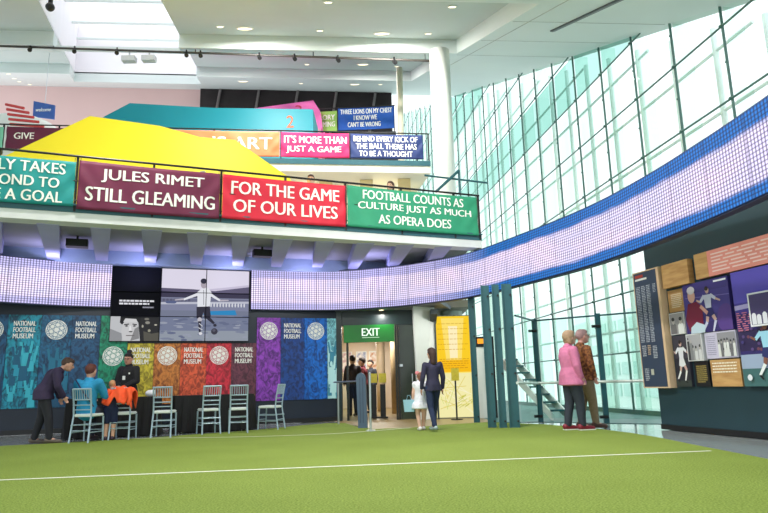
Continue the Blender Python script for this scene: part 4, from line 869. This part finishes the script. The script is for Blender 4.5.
obj('dark_frame', box(B(), -.42, .05, .0, .1, 1.7, 1.95), BLACK, e); obj('lit_strip', box(B(), -.3, -.15, -.02, 0, 1.78, 1.9), flat((240, 150, 40), 1.2), e)
obj('red_panel', box(B(), -.1, .02, 0, .05, .6, 1.7), mat('rust_panel', (150, 90, 80), .5), e); obj('white_panel', box(B(), -.4, -.12, .02, .06, .0, 1.7), WHITE, e); obj('side_post', box(B(), .02, .1, 0, .1, 0, 1.95), BLACK, e)
# glass barrier
e = empty('glass_barrier', 'frameless glass barrier with dark teal posts and a pale handrail before the glass wall', 'barrier', (3.6, 13.3, 0))
corners = [(2.55, 12.6), (3.2, 13.84), (4.3, 13.01), (5.3, 12.3)]
for a, c in zip(corners, corners[1:]):
    bm = B(); bm.faces.new([bm.verts.new(p) for p in ((*a, .08), (*c, .08), (*c, 2.1), (*a, 2.1))]); ch('glass_panel', bm, BARG, e)
    bm = B(); tube(bm, [(*a, 2.12), (*c, 2.12)], .02, 6); ch('top_rail', bm, DTEAL, e)
for x, y in corners[1:3]:
    bm = B(); box(bm, x-.05, x+.05, y-.03, y+.03, 0, 2.16); ch('post', bm, DTEAL, e)
    for z in (.12, 1.9): ch('clamp', tube(B(), [(x-.14, y-.04, z), (x+.03, y-.04, z)], .03, 8), BLACK, e)
bm = B(); tube(bm, [(2.45, 12.3, .82), (3.15, 13.6, .80), (4.25, 12.85, .80), (5.2, 12.1, .80)], .028, 10); ch('handrail', bm, mat('pale_handrail', (206, 214, 210), .35, .3), e)
for x, y in ((3.2, 13.7), (4.2, 12.95)): bm = B(); tube(bm, [(x, y, .8), (x+.05, y+.12, .8)], .015, 6); ch('bracket', bm, STEEL, e)
# floor beyond the barrier: dark teal landing
struct('trim_28', prism(B(), [(2.3, 14.3), (3.2, 13.9), (4.3, 13.07), (5.4, 12.3), (6.35, 13.2), (4.4, 27), (2.2, 27), (2.3, 16)], -.0105, -.002), mat('dark_teal_landing', (40, 96, 94), .4, var=.1))
e = empty('staircase', 'narrow pale staircase seen through the glass barrier', 'staircase', (3.2, 15.2, 0))
sd = V((.28, -1.0, -.6)); p0 = V((2.92, 16.6, 1.35))
def stair_edge(off): return [p0+V((off, 0, 0)), p0+V((off, 0, 0))+V((.62, -2.3, -1.35))]
for off in (0, .34):
    a, c = stair_edge(off); bm = B(); hexa(bm, [a+V((0, 0, -.12)), c+V((0, 0, -.0)), c+V((.04, 0, -.0)), a+V((.04, 0, -.12))], [a+V((0, 0, .12)), c+V((0, 0, .16)), c+V((.04, 0, .16)), a+V((.04, 0, .12))]); ch('stringer', bm, WHITE, e)
for k in range(8):
    t = (k+.5)/8; a = p0+V((.62, -2.3, -1.35))*t; bm = B(); box(bm, a.x+.04, a.x+.34, a.y-.15, a.y+.15, a.z+.1, a.z+.14); ch('tread', bm, DTEAL, e)

# ================================================================ tables and chairs
TC = mat('black_table_cloth', (14, 14, 18), .8, var=.15, scale=3)
def cloth_table(label, x, y, rz, L_, W_=.75, H_=.73):
    e = empty('cloth_table', label, 'table', (x, y, 0), rz, 'long tables under black cloths')
    bm = B(); n = 90; per = []
    def rim(t):
        P_ = 2*(L_+W_); s = t*P_
        if s < L_: return (-L_/2+s, -W_/2, 0, -1)
        s -= L_
        if s < W_: return (L_/2, -W_/2+s, 1, 0)
        s -= W_
        if s < L_: return (L_/2-s, W_/2, 0, 1)
        return (-L_/2, W_/2-(s-L_), -1, 0)
    top, bot = [], []
    for k in range(n):
        x_, y_, nx, ny = rim(k/n); wv = .02*math.sin(k*2.3)+.012*math.sin(k*5.1)
        top.append(bm.verts.new((x_, y_, H_))); bot.append(bm.verts.new((x_+nx*(.03+wv), y_+ny*(.03+wv), .015)))
    bm.faces.new(top)
    for k in range(n): q = (k+1) % n; bm.faces.new((bot[k], bot[q], top[q], top[k]))
    obj('table_cloth', bm, TC, e); obj('table_top', box(B(), -L_/2+.01, L_/2-.01, -W_/2+.01, W_/2-.01, H_-.04, H_-.004), mat('plywood', (150, 120, 80), .6), e)
    for sx in (-1, 1):
        for sy in (-1, 1): obj('leg', tube(B(), [(sx*(L_/2-.15), sy*(W_/2-.1), 0), (sx*(L_/2-.15), sy*(W_/2-.1), H_-.05)], .015, 6), STEEL, e)
    return e
ang = math.atan2(.345, .9386)
cloth_table('long black-clothed table behind the seated group', -5.35, 12.85, .42, 1.7)
cloth_table('long black-clothed table behind the two empty middle chairs', -3.66, 13.76, .40, 1.6)

CH = mat('pale_silver_chair_paint', (166, 188, 204), .35, .25, var=.04)
SEATM = mat('white_seat_pad', (226, 232, 230), .6, var=.03)
GCH = 'silver banqueting chairs along the black tables'
def make_chair(label):
    e = empty('banquet_chair', label, 'chair', (0, 0, 0), 0, GCH)    # local: back at -y, faces +y
    w, sz = .178, .45
    obj('seat', (lambda bm: (bm, bmesh.ops.bevel(bm, geom=list(bm.edges), offset=.014, segments=2, affect='EDGES'))[0])(hexa(B(), [V((-w*.9, -.18, sz-.02)), V((w*.9, -.18, sz-.02)), V((w*1.02, .2, sz-.02)), V((-w*1.02, .2, sz-.02))], [V((-w*.9, -.18, sz+.03)), V((w*.9, -.18, sz+.03)), V((w*1.02, .2, sz+.03)), V((-w*1.02, .2, sz+.03))])), SEATM, e)
    for s in (-1, 1):
        obj('leg', tube(B(), [(s*w*1.0, .2, 0), (s*w*.97, .18, sz-.02)], .012, 8, .017), CH, e)
        obj('leg', tube(B(), [(s*w*.98, -.25, 0), (s*w*.9, -.18, sz), (s*w*.9, -.2, sz+.2), (s*w*.92, -.25, .91)], .015, 8), CH, e)
        for z in (.17, .29): obj('stretcher', tube(B(), [(s*w*.98, .19, z), (s*w*.96, -.23, z)], .009, 6), CH, e)
    for z in (.2, .3): obj('stretcher', tube(B(), [(-w*.96, -.22, z), (w*.96, -.22, z)], .009, 6), CH, e); obj('stretcher', tube(B(), [(-w*.98, .19, z), (w*.98, .19, z)], .009, 6), CH, e)
    yb_ = lambda z: -.2 - (z-.65)*.19
    for z, r in ((.90, .016), (.72, .012), (.63, .011), (.55, .010)): obj('back_rail', tube(B(), [(-w*.92, yb_(z), z), (w*.92, yb_(z), z)], r, 8), CH, e)
    for k in range(7):
        x = -w*.72+k*w*.24; obj('spindle', tube(B(), [(x, yb_(.72), .72), (x, yb_(.9), .9)], .008, 6), CH, e)
    return e
chair0 = make_chair('silver banqueting chair with the person in the blue top sitting on it')
def place_chair(x, y, rz, label, first=[True]):
    if first[0]: e = chair0; first[0] = False
    else:
        e = chair0.copy(); COL.objects.link(e)
        for q in list(chair0.children): c = q.copy(); COL.objects.link(c); c.parent = e
    e.location = (x, y, 0); e.rotation_euler = (0, 0, rz); e['label'] = label; return e
place_chair(-5.24, 11.5, -.12, 'silver banqueting chair with the person in the blue top sitting on it')
place_chair(-4.82, 12.0, .1, 'silver banqueting chair with the orange coat hung over its back')
place_chair(-4.18, 12.3, .12, 'silver banqueting chair, empty, next to the one with the orange coat')
place_chair(-3.5, 12.85, .5, 'empty silver banqueting chair turned slightly, before the red wall panel')
place_chair(-2.95, 12.98, .25, 'empty silver banqueting chair before the maroon wall panel')
place_chair(-2.45, 13.75, 1.3, 'silver banqueting chair standing alone and side-on before the purple panel')

# ================================================================ people
def blob(parts, voxel, name, m, parent, smooth=2, crease=0., seed=0):
    """union of balls and tapered tubes, remeshed into one continuous skin"""
    bm = B()
    for p in parts:
        if p[0] == 'b': ball(bm, p[1], *p[2:5], M=p[5] if len(p) > 5 else None, seg=16)
        else:
            pts, rs = p[1], p[2]
            for i in range(len(pts)-1):
                tube(bm, [pts[i], pts[i+1]], rs[i], 14, rs[i+1])
            for q, r in zip(pts, rs): ball(bm, q, r*1.0, seg=14)
    me = D.meshes.new('tmp'); bm.to_mesh(me); bm.free(); o = D.objects.new('tmp', me); COL.objects.link(o)
    md = o.modifiers.new('r', 'REMESH'); md.mode = 'VOXEL'; md.voxel_size = voxel; md.use_smooth_shade = True
    ms = o.modifiers.new('s', 'SMOOTH'); ms.iterations = smooth; ms.factor = .5
    me2 = D.meshes.new_from_object(o.evaluated_get(bpy.context.evaluated_depsgraph_get())); D.objects.remove(o); D.meshes.remove(me)
    if crease:
        for v in me2.vertices:
            n = noise.noise(V((v.co.x*9+seed, v.co.y*9, v.co.z*5))); v.co += v.normal*n*crease
    me2.materials.clear()
    return link(name, me2, parent, m, True)
def hand(wrist, d, side, s=1., curl=.5):
    """palm, four unequal bent fingers and a thumb from the wrist along d; side is towards the thumb"""
    d = V(d).normalized(); side = (V(side) - d*V(side).dot(d)).normalized(); nrm = d.cross(side); w = V(wrist)
    pc = w + d*.045*s; M = Matrix((side, d, nrm)).transposed().to_4x4()
    P_ = [('b', pc, .040*s, .05*s, .018*s, M)]
    for k, (ox, L_) in enumerate(((.028, .062), (.010, .072), (-.009, .066), (-.026, .052))):
        a = pc + d*.035*s + side*ox*s; b_ = a + (d*math.cos(curl*.5)+nrm*math.sin(curl*.5))*L_*.5*s; c = b_ + (d*math.cos(curl*1.5)+nrm*math.sin(curl*1.5))*L_*.5*s
        P_.append(('t', [a, b_, c], [.0088*s, .008*s, .0068*s]))
    a = pc - d*.02*s + side*.03*s; b_ = a + (side*.7+d*.7)*.035*s; c = b_ + (side*.25+d+nrm*.3).normalized()*.03*s
    P_.append(('t', [a, b_, c], [.012*s, .0095*s, .008*s])); return P_
def person(label, loc, rz, H, J=None, top=(60, 60, 70), legs=(40, 44, 60), skin=(222, 176, 150), hairc=(60, 45, 35), shoe=(40, 36, 36), hairstyle='short', topstyle='shirt', legstyle='trousers',
           build=1., voxel=.012, head_turn=0., head_tilt=0., fem=False, topmat=None, extra=None, hands=True, glasses=False, hemd=.06, flare=.112):
    """one figure; local axes: faces +y, x to its own side; joints as fractions of the height H"""
    j = dict(hipL=(.052, 0, .51), hipR=(-.052, 0, .51), kneeL=(.055, .01, .28), kneeR=(-.055, .01, .28), ankL=(.055, -.01, .045), ankR=(-.055, -.01, .045),
             pelvis=(0, 0, .54), waist=(0, .002, .62), chest=(0, .0, .735), neck=(0, -.008, .83), head=(0, .012, .925),
             shL=(.1, -.005, .788), shR=(-.1, -.005, .788), elL=(.135, -.01, .635), elR=(-.135, -.01, .635), wrL=(.14, .03, .50), wrR=(-.14, .03, .50))
    if J: j.update(J)
    j = {k: V(v)*H for k, v in j.items()}
    for s in 'LR':
        j['toe'+s] = V(J['toe'+s])*H if J and 'toe'+s in J else j['ank'+s] + V((0, .10*H, -.03*H))
    e = empty('person', label, 'person', loc, rz); h = H*build; vox = voxel
    sk = mat('skin_%02x%02x%02x' % skin, skin, .5, var=.04, scale=20)
    RT = Matrix.Rotation(head_turn, 4, 'Z') @ Matrix.Rotation(head_tilt, 4, 'X'); hd = j['head']; hh = H*1.07
    hp = lambda x, y, z: hd + (RT @ V((x, y, z)))*hh
    P_ = [('b', hd, .046*hh, .056*hh, .066*hh, RT), ('b', hp(0, .018, -.035), .034*hh, .038*hh, .036*hh, RT), ('t', [hp(0, .052, .008), hp(0, .066, -.012)], [.007*hh, .011*hh]), ('b', hp(0, .05, -.03), .016*hh, .012*hh, .008*hh, RT), ('b', hp(0, .046, -.052), .014*hh, .012*hh, .012*hh, RT),
          ('b', hp(.047, -.002, -.008), .007*hh, .012*hh, .018*hh, RT), ('b', hp(-.047, -.002, -.008), .007*hh, .012*hh, .018*hh, RT),
          ('t', [j['neck'], hp(0, -.012, -.03)], [.032*h, .03*hh]), ('t', [j['pelvis'], j['waist'], j['chest']], [.078*h, .068*h, .082*h]), ('t', [j['shL'], j['chest'], j['shR']], [.038*h, .06*h, .038*h]), ('t', [j['neck'], j['chest']], [.036*h, .06*h])]
    for s in 'LR':
        P_.append(('t', [j['sh'+s], j['el'+s], j['wr'+s]], [.032*h, .024*h, .016*h])); P_.append(('t', [j['pelvis'], j['hip'+s], j['knee'+s], j['ank'+s]], [.07*h, .058*h, .038*h, .024*h])); P_.append(('t', [j['ank'+s], j['toe'+s]], [.024*h, .017*h]))
        if hands:
            d = (j['wr'+s]-j['el'+s]); P_ += hand(j['wr'+s], d, V((0, 1, 0)) if abs(d.normalized().y) < .8 else V((1 if s == 'R' else -1, 0, .3)), H/1.7, .6)
    body = blob(P_, vox, 'body', sk, e, 1)
    # face: eyes, brows, lips
    bm = B()
    for s in (-1, 1): ball(bm, hp(s*.018, .0515, .008), .0055*hh, seg=8)
    obj('eyes', bm, mat('eye_dark', (36, 28, 26), .3), e)
    obj('mouth', ball(B(), hp(0, .062, -.032), .013*hh, .004*hh, .003*hh, RT, 8), mat('lip', (168, 92, 88), .5), e)
    if glasses:
        bm = B()
        for s in (-1, 1):
            c = [hp(s*.02+.013*math.cos(2*PI*k/10), .062, .008+.011*math.sin(2*PI*k/10)) for k in range(11)]; tube(bm, c, .0018*hh, 5); tube(bm, [hp(s*.033, .062, .01), hp(s*.048, .0, .008)], .0018*hh, 5)
        tube(bm, [hp(-.007, .063, .01), hp(.007, .063, .01)], .0018*hh, 5); obj('glasses', bm, BLACK, e)
    # hair
    HP = [('b', hp(0, -.014, .016), .050*hh, .056*hh, .058*hh, RT), ('b', hp(0, .012, .042), .042*hh, .042*hh, .03*hh, RT)]
    if hairstyle == 'bob': HP += [('b', hp(0, -.014, .012), .056*hh, .062*hh, .063*hh, RT)] + [('b', hp(s_*.03, -.02, -.02), .024*hh, .035*hh, .05*hh, RT) for s_ in (-1, 1)] + [('b', hp(0, -.036, -.015), .04*hh, .026*hh, .045*hh, RT)]
    if hairstyle == 'curly':
        rr = random.Random(3); HP += [('b', hp(.05*math.cos(a)*math.cos(b2), -.016+.052*math.sin(a)*math.cos(b2), .016+.056*math.sin(b2)), .012*hh) for a in [PI+x*.35 for x in range(-1, 11)] for b2 in (0., .5, 1.)]
    if hairstyle == 'bun': HP += [('b', hp(0, -.028, .085), .03*hh, .03*hh, .026*hh, RT)]
    if hairstyle == 'long': HP += [('t', [hp(0, -.036, .0), hp(0, -.045, -.1)], [.042*hh, .034*hh])]
    if hairstyle == 'bunches': HP += [('t', [hp(s_*.05, -.02, .03), hp(s_*.075, -.025, -.02)], [.02*hh, .012*hh]) for s_ in (-1, 1)]
    HP = [p if len(p) > 3 or p[0] == 't' else (*p, None, None) for p in HP]
    if hairstyle != 'none': blob([(p[0], p[1], p[2], p[3] or p[2], p[4] or p[2]) + tuple(p[5:]) if p[0] == 'b' else p for p in HP], vox*.8, 'hair', mat('hair_%02x%02x%02x' % hairc, hairc, .7, var=.2, scale=40), e, 2, .003)
    # clothes
    lm = mat('legwear_%02x%02x%02x' % legs, legs, .8, var=.1, scale=25); tm = topmat or mat('top_%02x%02x%02x' % top, top, .8, var=.08, scale=20)
    bare = []
    if legstyle == 'trousers' or legstyle == 'shorts':
        LP = [('t', [j['pelvis'], j['pelvis']+V((0, 0, .02*h))], [.087*h, .08*h])]
        for s in 'LR':
            end = j['ank'+s]+V((0, 0, .004*h)) if legstyle == 'trousers' else j['knee'+s]
            if legstyle == 'trousers': LP.append(('t', [j['pelvis'], j['hip'+s], j['knee'+s], j['ank'+s]+(j['knee'+s]-j['ank'+s])*.06], [.075*h, .067*h, .047*h, .036*h]))
            else: LP.append(('t', [j['pelvis'], j['hip'+s], j['hip'+s]*.15+j['knee'+s]*.85], [.075*h, .07*h, .058*h]))
        blob(LP, vox, legstyle, lm, e, 2, .006, 3)
    if topstyle in ('shirt', 'jacket', 'dress'):
        g = 1.0 if topstyle == 'shirt' else 1.14
        hem = j['pelvis'] + V((0, 0, -.0*H))
        TP = [('t', [hem, j['waist'], j['chest']], [.092*h*g, .082*h*g, .09*h*g]), ('t', [j['shL'], j['chest'], j['shR']], [.043*h*g, .07*h*g, .043*h*g]), ('t', [j['neck']-(j['neck']-j['chest'])*.1, j['chest']], [.045*h*g, .07*h])]
        if topstyle == 'jacket' and j['kneeL'].z < .29*H: TP += [('t', [hem+V((sx*h, .01*h, -hemd*H)), hem+V((sx*h*.6, 0, 0)), j['waist']], [flare*h, .104*h, .09*h]) for sx in (-.028, .028)]
        if topstyle == 'dress': TP += [('t', [j['waist'], j['pelvis'], j['pelvis']+V((0, 0, -.16*H))], [.075*h, .1*h, .15*h])]
        for s in 'LR':
            ew = j['wr'+s]-(j['wr'+s]-j['el'+s])*.1 if topstyle != 'dress' else j['el'+s]*.3+j['sh'+s]*.7
            TP.append(('t', [j['sh'+s], j['el'+s], ew], [.042*h*g, .034*h*g, .026*h*g]) if topstyle != 'dress' else ('t', [j['sh'+s], ew], [.04*h, .036*h]))
        o = blob(TP, vox, {'shirt': 'shirt', 'jacket': 'jacket', 'dress': 'dress'}[topstyle], tm, e, 2, .009, 7)
        if topstyle != 'dress' and j['kneeL'].z < .29*H:
            zc = j['pelvis'].z - (hemd*H if topstyle == 'jacket' else .02*H)
            for v in o.data.vertices:
                if v.co.z < zc: v.co.z = zc + (v.co.z-zc)*.12
        if topstyle == 'dress':    # flat hem: squash the lower cap
            zc = j['pelvis'].z - .16*H
            for v in o.data.vertices:
                if v.co.z < zc: v.co.z = zc + (v.co.z-zc)*.1
    sm = mat('shoe_%02x%02x%02x' % shoe, shoe, .5)
    for s in 'LR':
        a, t = j['ank'+s], j['toe'+s]; d = (t-a); fl = V((d.x, d.y, 0)); base = min(a.z-.045*H, t.z-.015*H)
        SP = [('t', [a+V((0, 0, -.012*H))-fl*.25, t+fl*.12], [.03*H*build, .022*H*build])]
        blob(SP, vox*.8, 'shoe', sm, e, 1)
    if extra: extra(e, j, H, hp)
    return e

# couple at the barrier
def white_soles(e, j, H, hp):
    for s in 'LR':
        a, t = j['ank'+s], j['toe'+s]; fl = V((t.x-a.x, t.y-a.y, 0)); bm = B(); n = fl.normalized().cross(V((0, 0, 1)))*.034*H*.9; p, q = a-fl*.42, t+fl*.3; z0, z1 = 0.0, .016
        hexa(bm, [V((v.x, v.y, z0)) for v in (p-n, q-n*.8, q+n*.8, p+n)], [V((v.x, v.y, z1)) for v in (p-n, q-n*.8, q+n*.8, p+n)]); obj('sole', bm, WHITE, e)
person('person in a pink jacket and dark leggings looking out through the glass', (3.22, 11.42, 0), -1.35, 1.71, J=dict(ankL=(.05, .06, .045), ankR=(-.05, -.05, .045), kneeL=(.05, .05, .28), kneeR=(-.05, -.01, .28), elL=(.14, .0, .64), wrL=(.13, .04, .52), elR=(-.138, .01, .64), wrR=(-.13, .06, .51), head=(0, .02, .928)),
       top=(204, 118, 158), legs=(48, 54, 68), hairc=(172, 142, 116), skin=(216, 170, 148), shoe=(130, 26, 48), hairstyle='bob', topstyle='jacket', build=1.06, hemd=.09, flare=.118, voxel=.010, head_turn=.1, head_tilt=.08, extra=white_soles)
def strap(e, j, H, hp):
    bm = B(); pts = [j['shL']+V((0, .045*H, .03*H)), j['chest']+V((.04*H, .095*H, -.02*H)), j['waist']+V((-.05*H, .1*H, -.01*H)), j['pelvis']+V((-.11*H, .03*H, 0))]; tube(bm, pts, .012, 6); obj('bag_strap', bm, mat('tan_strap', (206, 170, 120), .6), e)
person('person in a brown patterned coat and khaki trousers standing close behind the pink jacket', (3.56, 11.83, 0), -1.25, 1.76, J=dict(ankL=(.05, .07, .045), ankR=(-.05, -.04, .045), kneeL=(.05, .05, .28), elL=(.14, .0, .64), wrL=(.13, .04, .51), elR=(-.14, .0, .64), wrR=(-.13, .05, .51), head=(0, .03, .925)),
       legs=(134, 116, 92), hairc=(170, 136, 138), skin=(204, 150, 138), shoe=(84, 54, 46), hairstyle='short', topstyle='jacket', build=1.0, voxel=.010, head_turn=-.1, head_tilt=.05, glasses=True, topmat=two_tone('brown_patterned_fabric', (84, 44, 28), (150, 96, 52), 22, .8), extra=strap)
# staff member with a bun behind the table
def lanyard(e, j, H, hp):
    bm = B(); c = j['chest']+V((0, .10*H, -.03*H)); tube(bm, [j['neck']+V((.03*H, .03*H, 0)), c], .005, 5); tube(bm, [j['neck']+V((-.03*H, .03*H, 0)), c], .005, 5); obj('lanyard', bm, STEEL, e)
    bm = B(); box(bm, c.x-.03, c.x+.03, c.y, c.y+.01, c.z-.08, c.z); obj('badge', bm, WHITE, e)
    obj('shirt_mark', ball(B(), j['chest']+V((-.06*H, .085*H, .0)), .02, .01, .02, None, 8), WHITE, e)
person('person in black with hair in a high bun standing behind the table', (-5.42, 13.62, 0), PI-.15, 1.64, J=dict(elL=(.135, .03, .64), wrL=(.04, .13, .58), elR=(-.135, .03, .64), wrR=(-.03, .14, .57), head=(0, .02, .92)), top=(22, 22, 26), legs=(20, 20, 24), hairc=(26, 18, 20), skin=(206, 150, 128), hairstyle='bun', topstyle='jacket', head_tilt=-.12, head_turn=.1, glasses=True, extra=lanyard)
# bending boy in dark jacket
person('person in a dark purple jacket bending towards the table', (-5.98, 11.4, 0), -1.15, 1.55, J=dict(pelvis=(0, -.02, .54), waist=(0, .03, .62), chest=(0, .08, .72), neck=(0, .14, .80), head=(0, .21, .865), shL=(.11, .11, .785), shR=(-.11, .11, .785), elL=(.14, .13, .62), elR=(-.14, .10, .62), wrL=(.10, .20, .50), wrR=(-.11, .15, .48), ankL=(.055, .08, .045), ankR=(-.055, -.08, .045), kneeL=(.055, .06, .28), kneeR=(-.055, -.02, .28)),
       top=(46, 34, 66), legs=(34, 34, 44), hairc=(80, 58, 52), skin=(214, 160, 140), shoe=(96, 84, 76), topstyle='jacket', head_tilt=-.35)
# seated adult in blue, back turned
seat = dict(pelvis=(0, .0, .31), waist=(0, -.01, .39), chest=(0, -.005, .52), neck=(0, .01, .62), head=(0, .03, .715), hipL=(.055, .03, .30), hipR=(-.055, .03, .30), kneeL=(.075, .25, .30), kneeR=(-.075, .25, .30), ankL=(.08, .24, .045), ankR=(-.08, .24, .045),
            shL=(.115, .0, .59), shR=(-.115, .0, .59), elL=(.15, .08, .45), elR=(-.15, .08, .45), wrL=(.09, .2, .43), wrR=(-.09, .2, .43))
def bagstrap(e, j, H, hp):
    bm = B(); tube(bm, [j['shR']+V((0, -.05*H, .035*H)), j['chest']+V((.02*H, -.115*H, -.02*H)), j['pelvis']+V((.11*H, -.06*H, .04*H))], .012, 6); obj('bag_strap', bm, mat('navy_strap', (24, 40, 80), .6), e)
person('person in a bright blue top sitting with back turned', (-5.3, 11.56, 0), -.12, 1.70, J=seat, top=(36, 142, 190), legs=(40, 44, 62), hairc=(96, 50, 42), skin=(210, 160, 140), shoe=(60, 50, 50), hairstyle='short', topstyle='jacket', extra=bagstrap)
person('small child in navy with bare legs beside the blue top', (-4.98, 11.8, 0), .2, 1.05, J=dict(elL=(.14, .05, .66), wrL=(.1, .15, .6), elR=(-.14, .05, .66), wrR=(-.1, .15, .6)), top=(28, 38, 76), legs=(30, 40, 78), hairc=(206, 150, 110), skin=(222, 170, 144), shoe=(60, 40, 60), topstyle='shirt', legstyle='shorts', build=1.12)
# woman and girl walking near the exit
person('blurred person in a dark top and jeans walking beside the girl in white', (.84, 12.0, 0), .35, 1.5, J=dict(ankL=(.045, .12, .05), ankR=(-.045, -.12, .06), kneeL=(.05, .09, .28), kneeR=(-.05, -.02, .27)), top=(46, 44, 72), legs=(30, 44, 78), hairc=(66, 44, 40), skin=(200, 150, 130), shoe=(160, 176, 180), hairstyle='long', topstyle='jacket', build=.8)
person('small girl in a white dress with a pink hair bow', (.62, 12.3, 0), .2, 1.06, J=dict(ankL=(.045, .06, .045), ankR=(-.045, -.06, .05), elL=(.15, 0, .64), wrL=(.17, .03, .5)), top=(232, 232, 244), legs=(230, 190, 170), hairc=(120, 80, 60), skin=(226, 180, 160), shoe=(230, 226, 226), hairstyle='long', topstyle='dress', legstyle='none', build=1.18,
       extra=lambda e, j, H, hp: (obj('hair_bow', (lambda bm: (ball(bm, hp(-.045, -.02, .06), .04*H, .02*H, .035*H), ball(bm, hp(.045, -.02, .06), .04*H, .02*H, .035*H), ball(bm, hp(0, -.02, .06), .016*H), bm)[-1])(B()), mat('bow_pink', (240, 150, 160), .7), e), None))
e = empty('shopping_bag', 'pale blue carrier bag hanging beside the girl in white', 'bag', (.40, 12.28, .34))
obj('bag_body', (lambda bm: (hexa(bm, [V((-.09, -.03, 0)), V((.09, -.03, 0)), V((.09, .03, 0)), V((-.09, .03, 0))], [V((-.11, -.04, .22)), V((.11, -.04, .22)), V((.11, .04, .22)), V((-.11, .04, .22))]), bm)[1])(B()), mat('pale_blue_bag', (150, 196, 214), .6), e)
obj('handle', tube(B(), [(-.05, 0, .21), (-.02, 0, .3), (.02, 0, .3), (.05, 0, .21)], .006, 6), mat('pale_blue_bag', (150, 196, 214), .6), e)
# visitors on the lowest gallery, in the lobby
person('visitor in a grey top behind the lowest railing over the red banner', (-1.66, 14.3, 4.02), PI, 1.68, top=(120, 110, 120), hairc=(70, 46, 40), voxel=.018, hands=False)
person('visitor in a dark coat behind the lowest railing over the green banner', (.2, 14.55, 4.02), PI-.3, 1.55, top=(56, 44, 40), hairc=(90, 60, 50), hairstyle='bob', voxel=.018, hands=False)
for k, (x, y, c, lab) in enumerate(((-.98, 18.6, (60, 50, 54), 'visitor in dark clothes in the lobby, nearest the door jamb'), (-.72, 19.4, (130, 52, 62), 'visitor in a dull red top in the lobby behind the security gate'), (-.5, 20.2, (46, 50, 62), 'visitor in navy in the lobby seen past the silver post'))):
    person(lab, (x, y, 0), .4+k, 1.70-.04*k, top=c, hairc=(50, 38, 34), voxel=.02, hands=False)
# orange coat over the chair back
e = empty('orange_coat', 'bright orange coat draped over a silver chair back', 'coat', (-4.8, 11.78, .58))
def coat_mesh():
    bm = B(); nx, ny = 26, 22; g = []
    for i in range(nx+1):
        row = []
        for k in range(ny+1):
            a = (i/nx-.5)*2; t = (k/ny-.5)*2
            x = a*(.25 + .03*math.sin(t*4))
            y = t*.085 + (0.07*abs(t)**.5*(1 if t > 0 else -1)); z = .36 - (abs(t)**1.5)*(.26+.06*math.sin(a*7)+.03*math.cos(a*13)) - .06*a*a
            row.append(bm.verts.new((x, y + .02*math.sin(a*9+t*3), z + .015*math.sin(a*11))))
        g.append(row)
    for i in range(nx):
        for k in range(ny): bm.faces.new((g[i][k], g[i+1][k], g[i+1][k+1], g[i][k+1]))
    return bm
o = obj('coat_body', coat_mesh(), mat('orange_fabric', (244, 88, 40), .75, var=.1, scale=12), e, smooth=True); o.modifiers.new('t', 'SOLIDIFY').thickness = .02
blob([('t', [(.17, -.10, .28), (.22, -.14, .14), (.2, -.15, .05)], [.045, .04, .036])], .012, 'sleeve', mat('orange_fabric', (244, 88, 40)), e, 2, .006)
blob([('t', [(-.17, -.10, .27), (-.24, -.12, .15), (-.26, -.13, .08)], [.045, .04, .034])], .012, 'sleeve', mat('orange_fabric', (244, 88, 40)), e, 2, .006)
e = empty('white_bag', 'small white bundle on the table beside the orange coat', 'bundle', (-4.72, 13.0, .73))
blob([('b', (0, 0, .06), .1, .08, .07), ('b', (.05, .02, .1), .05, .05, .04)], .012, 'cloth', mat('white_cloth', (226, 226, 232), .8), e, 2, .01)
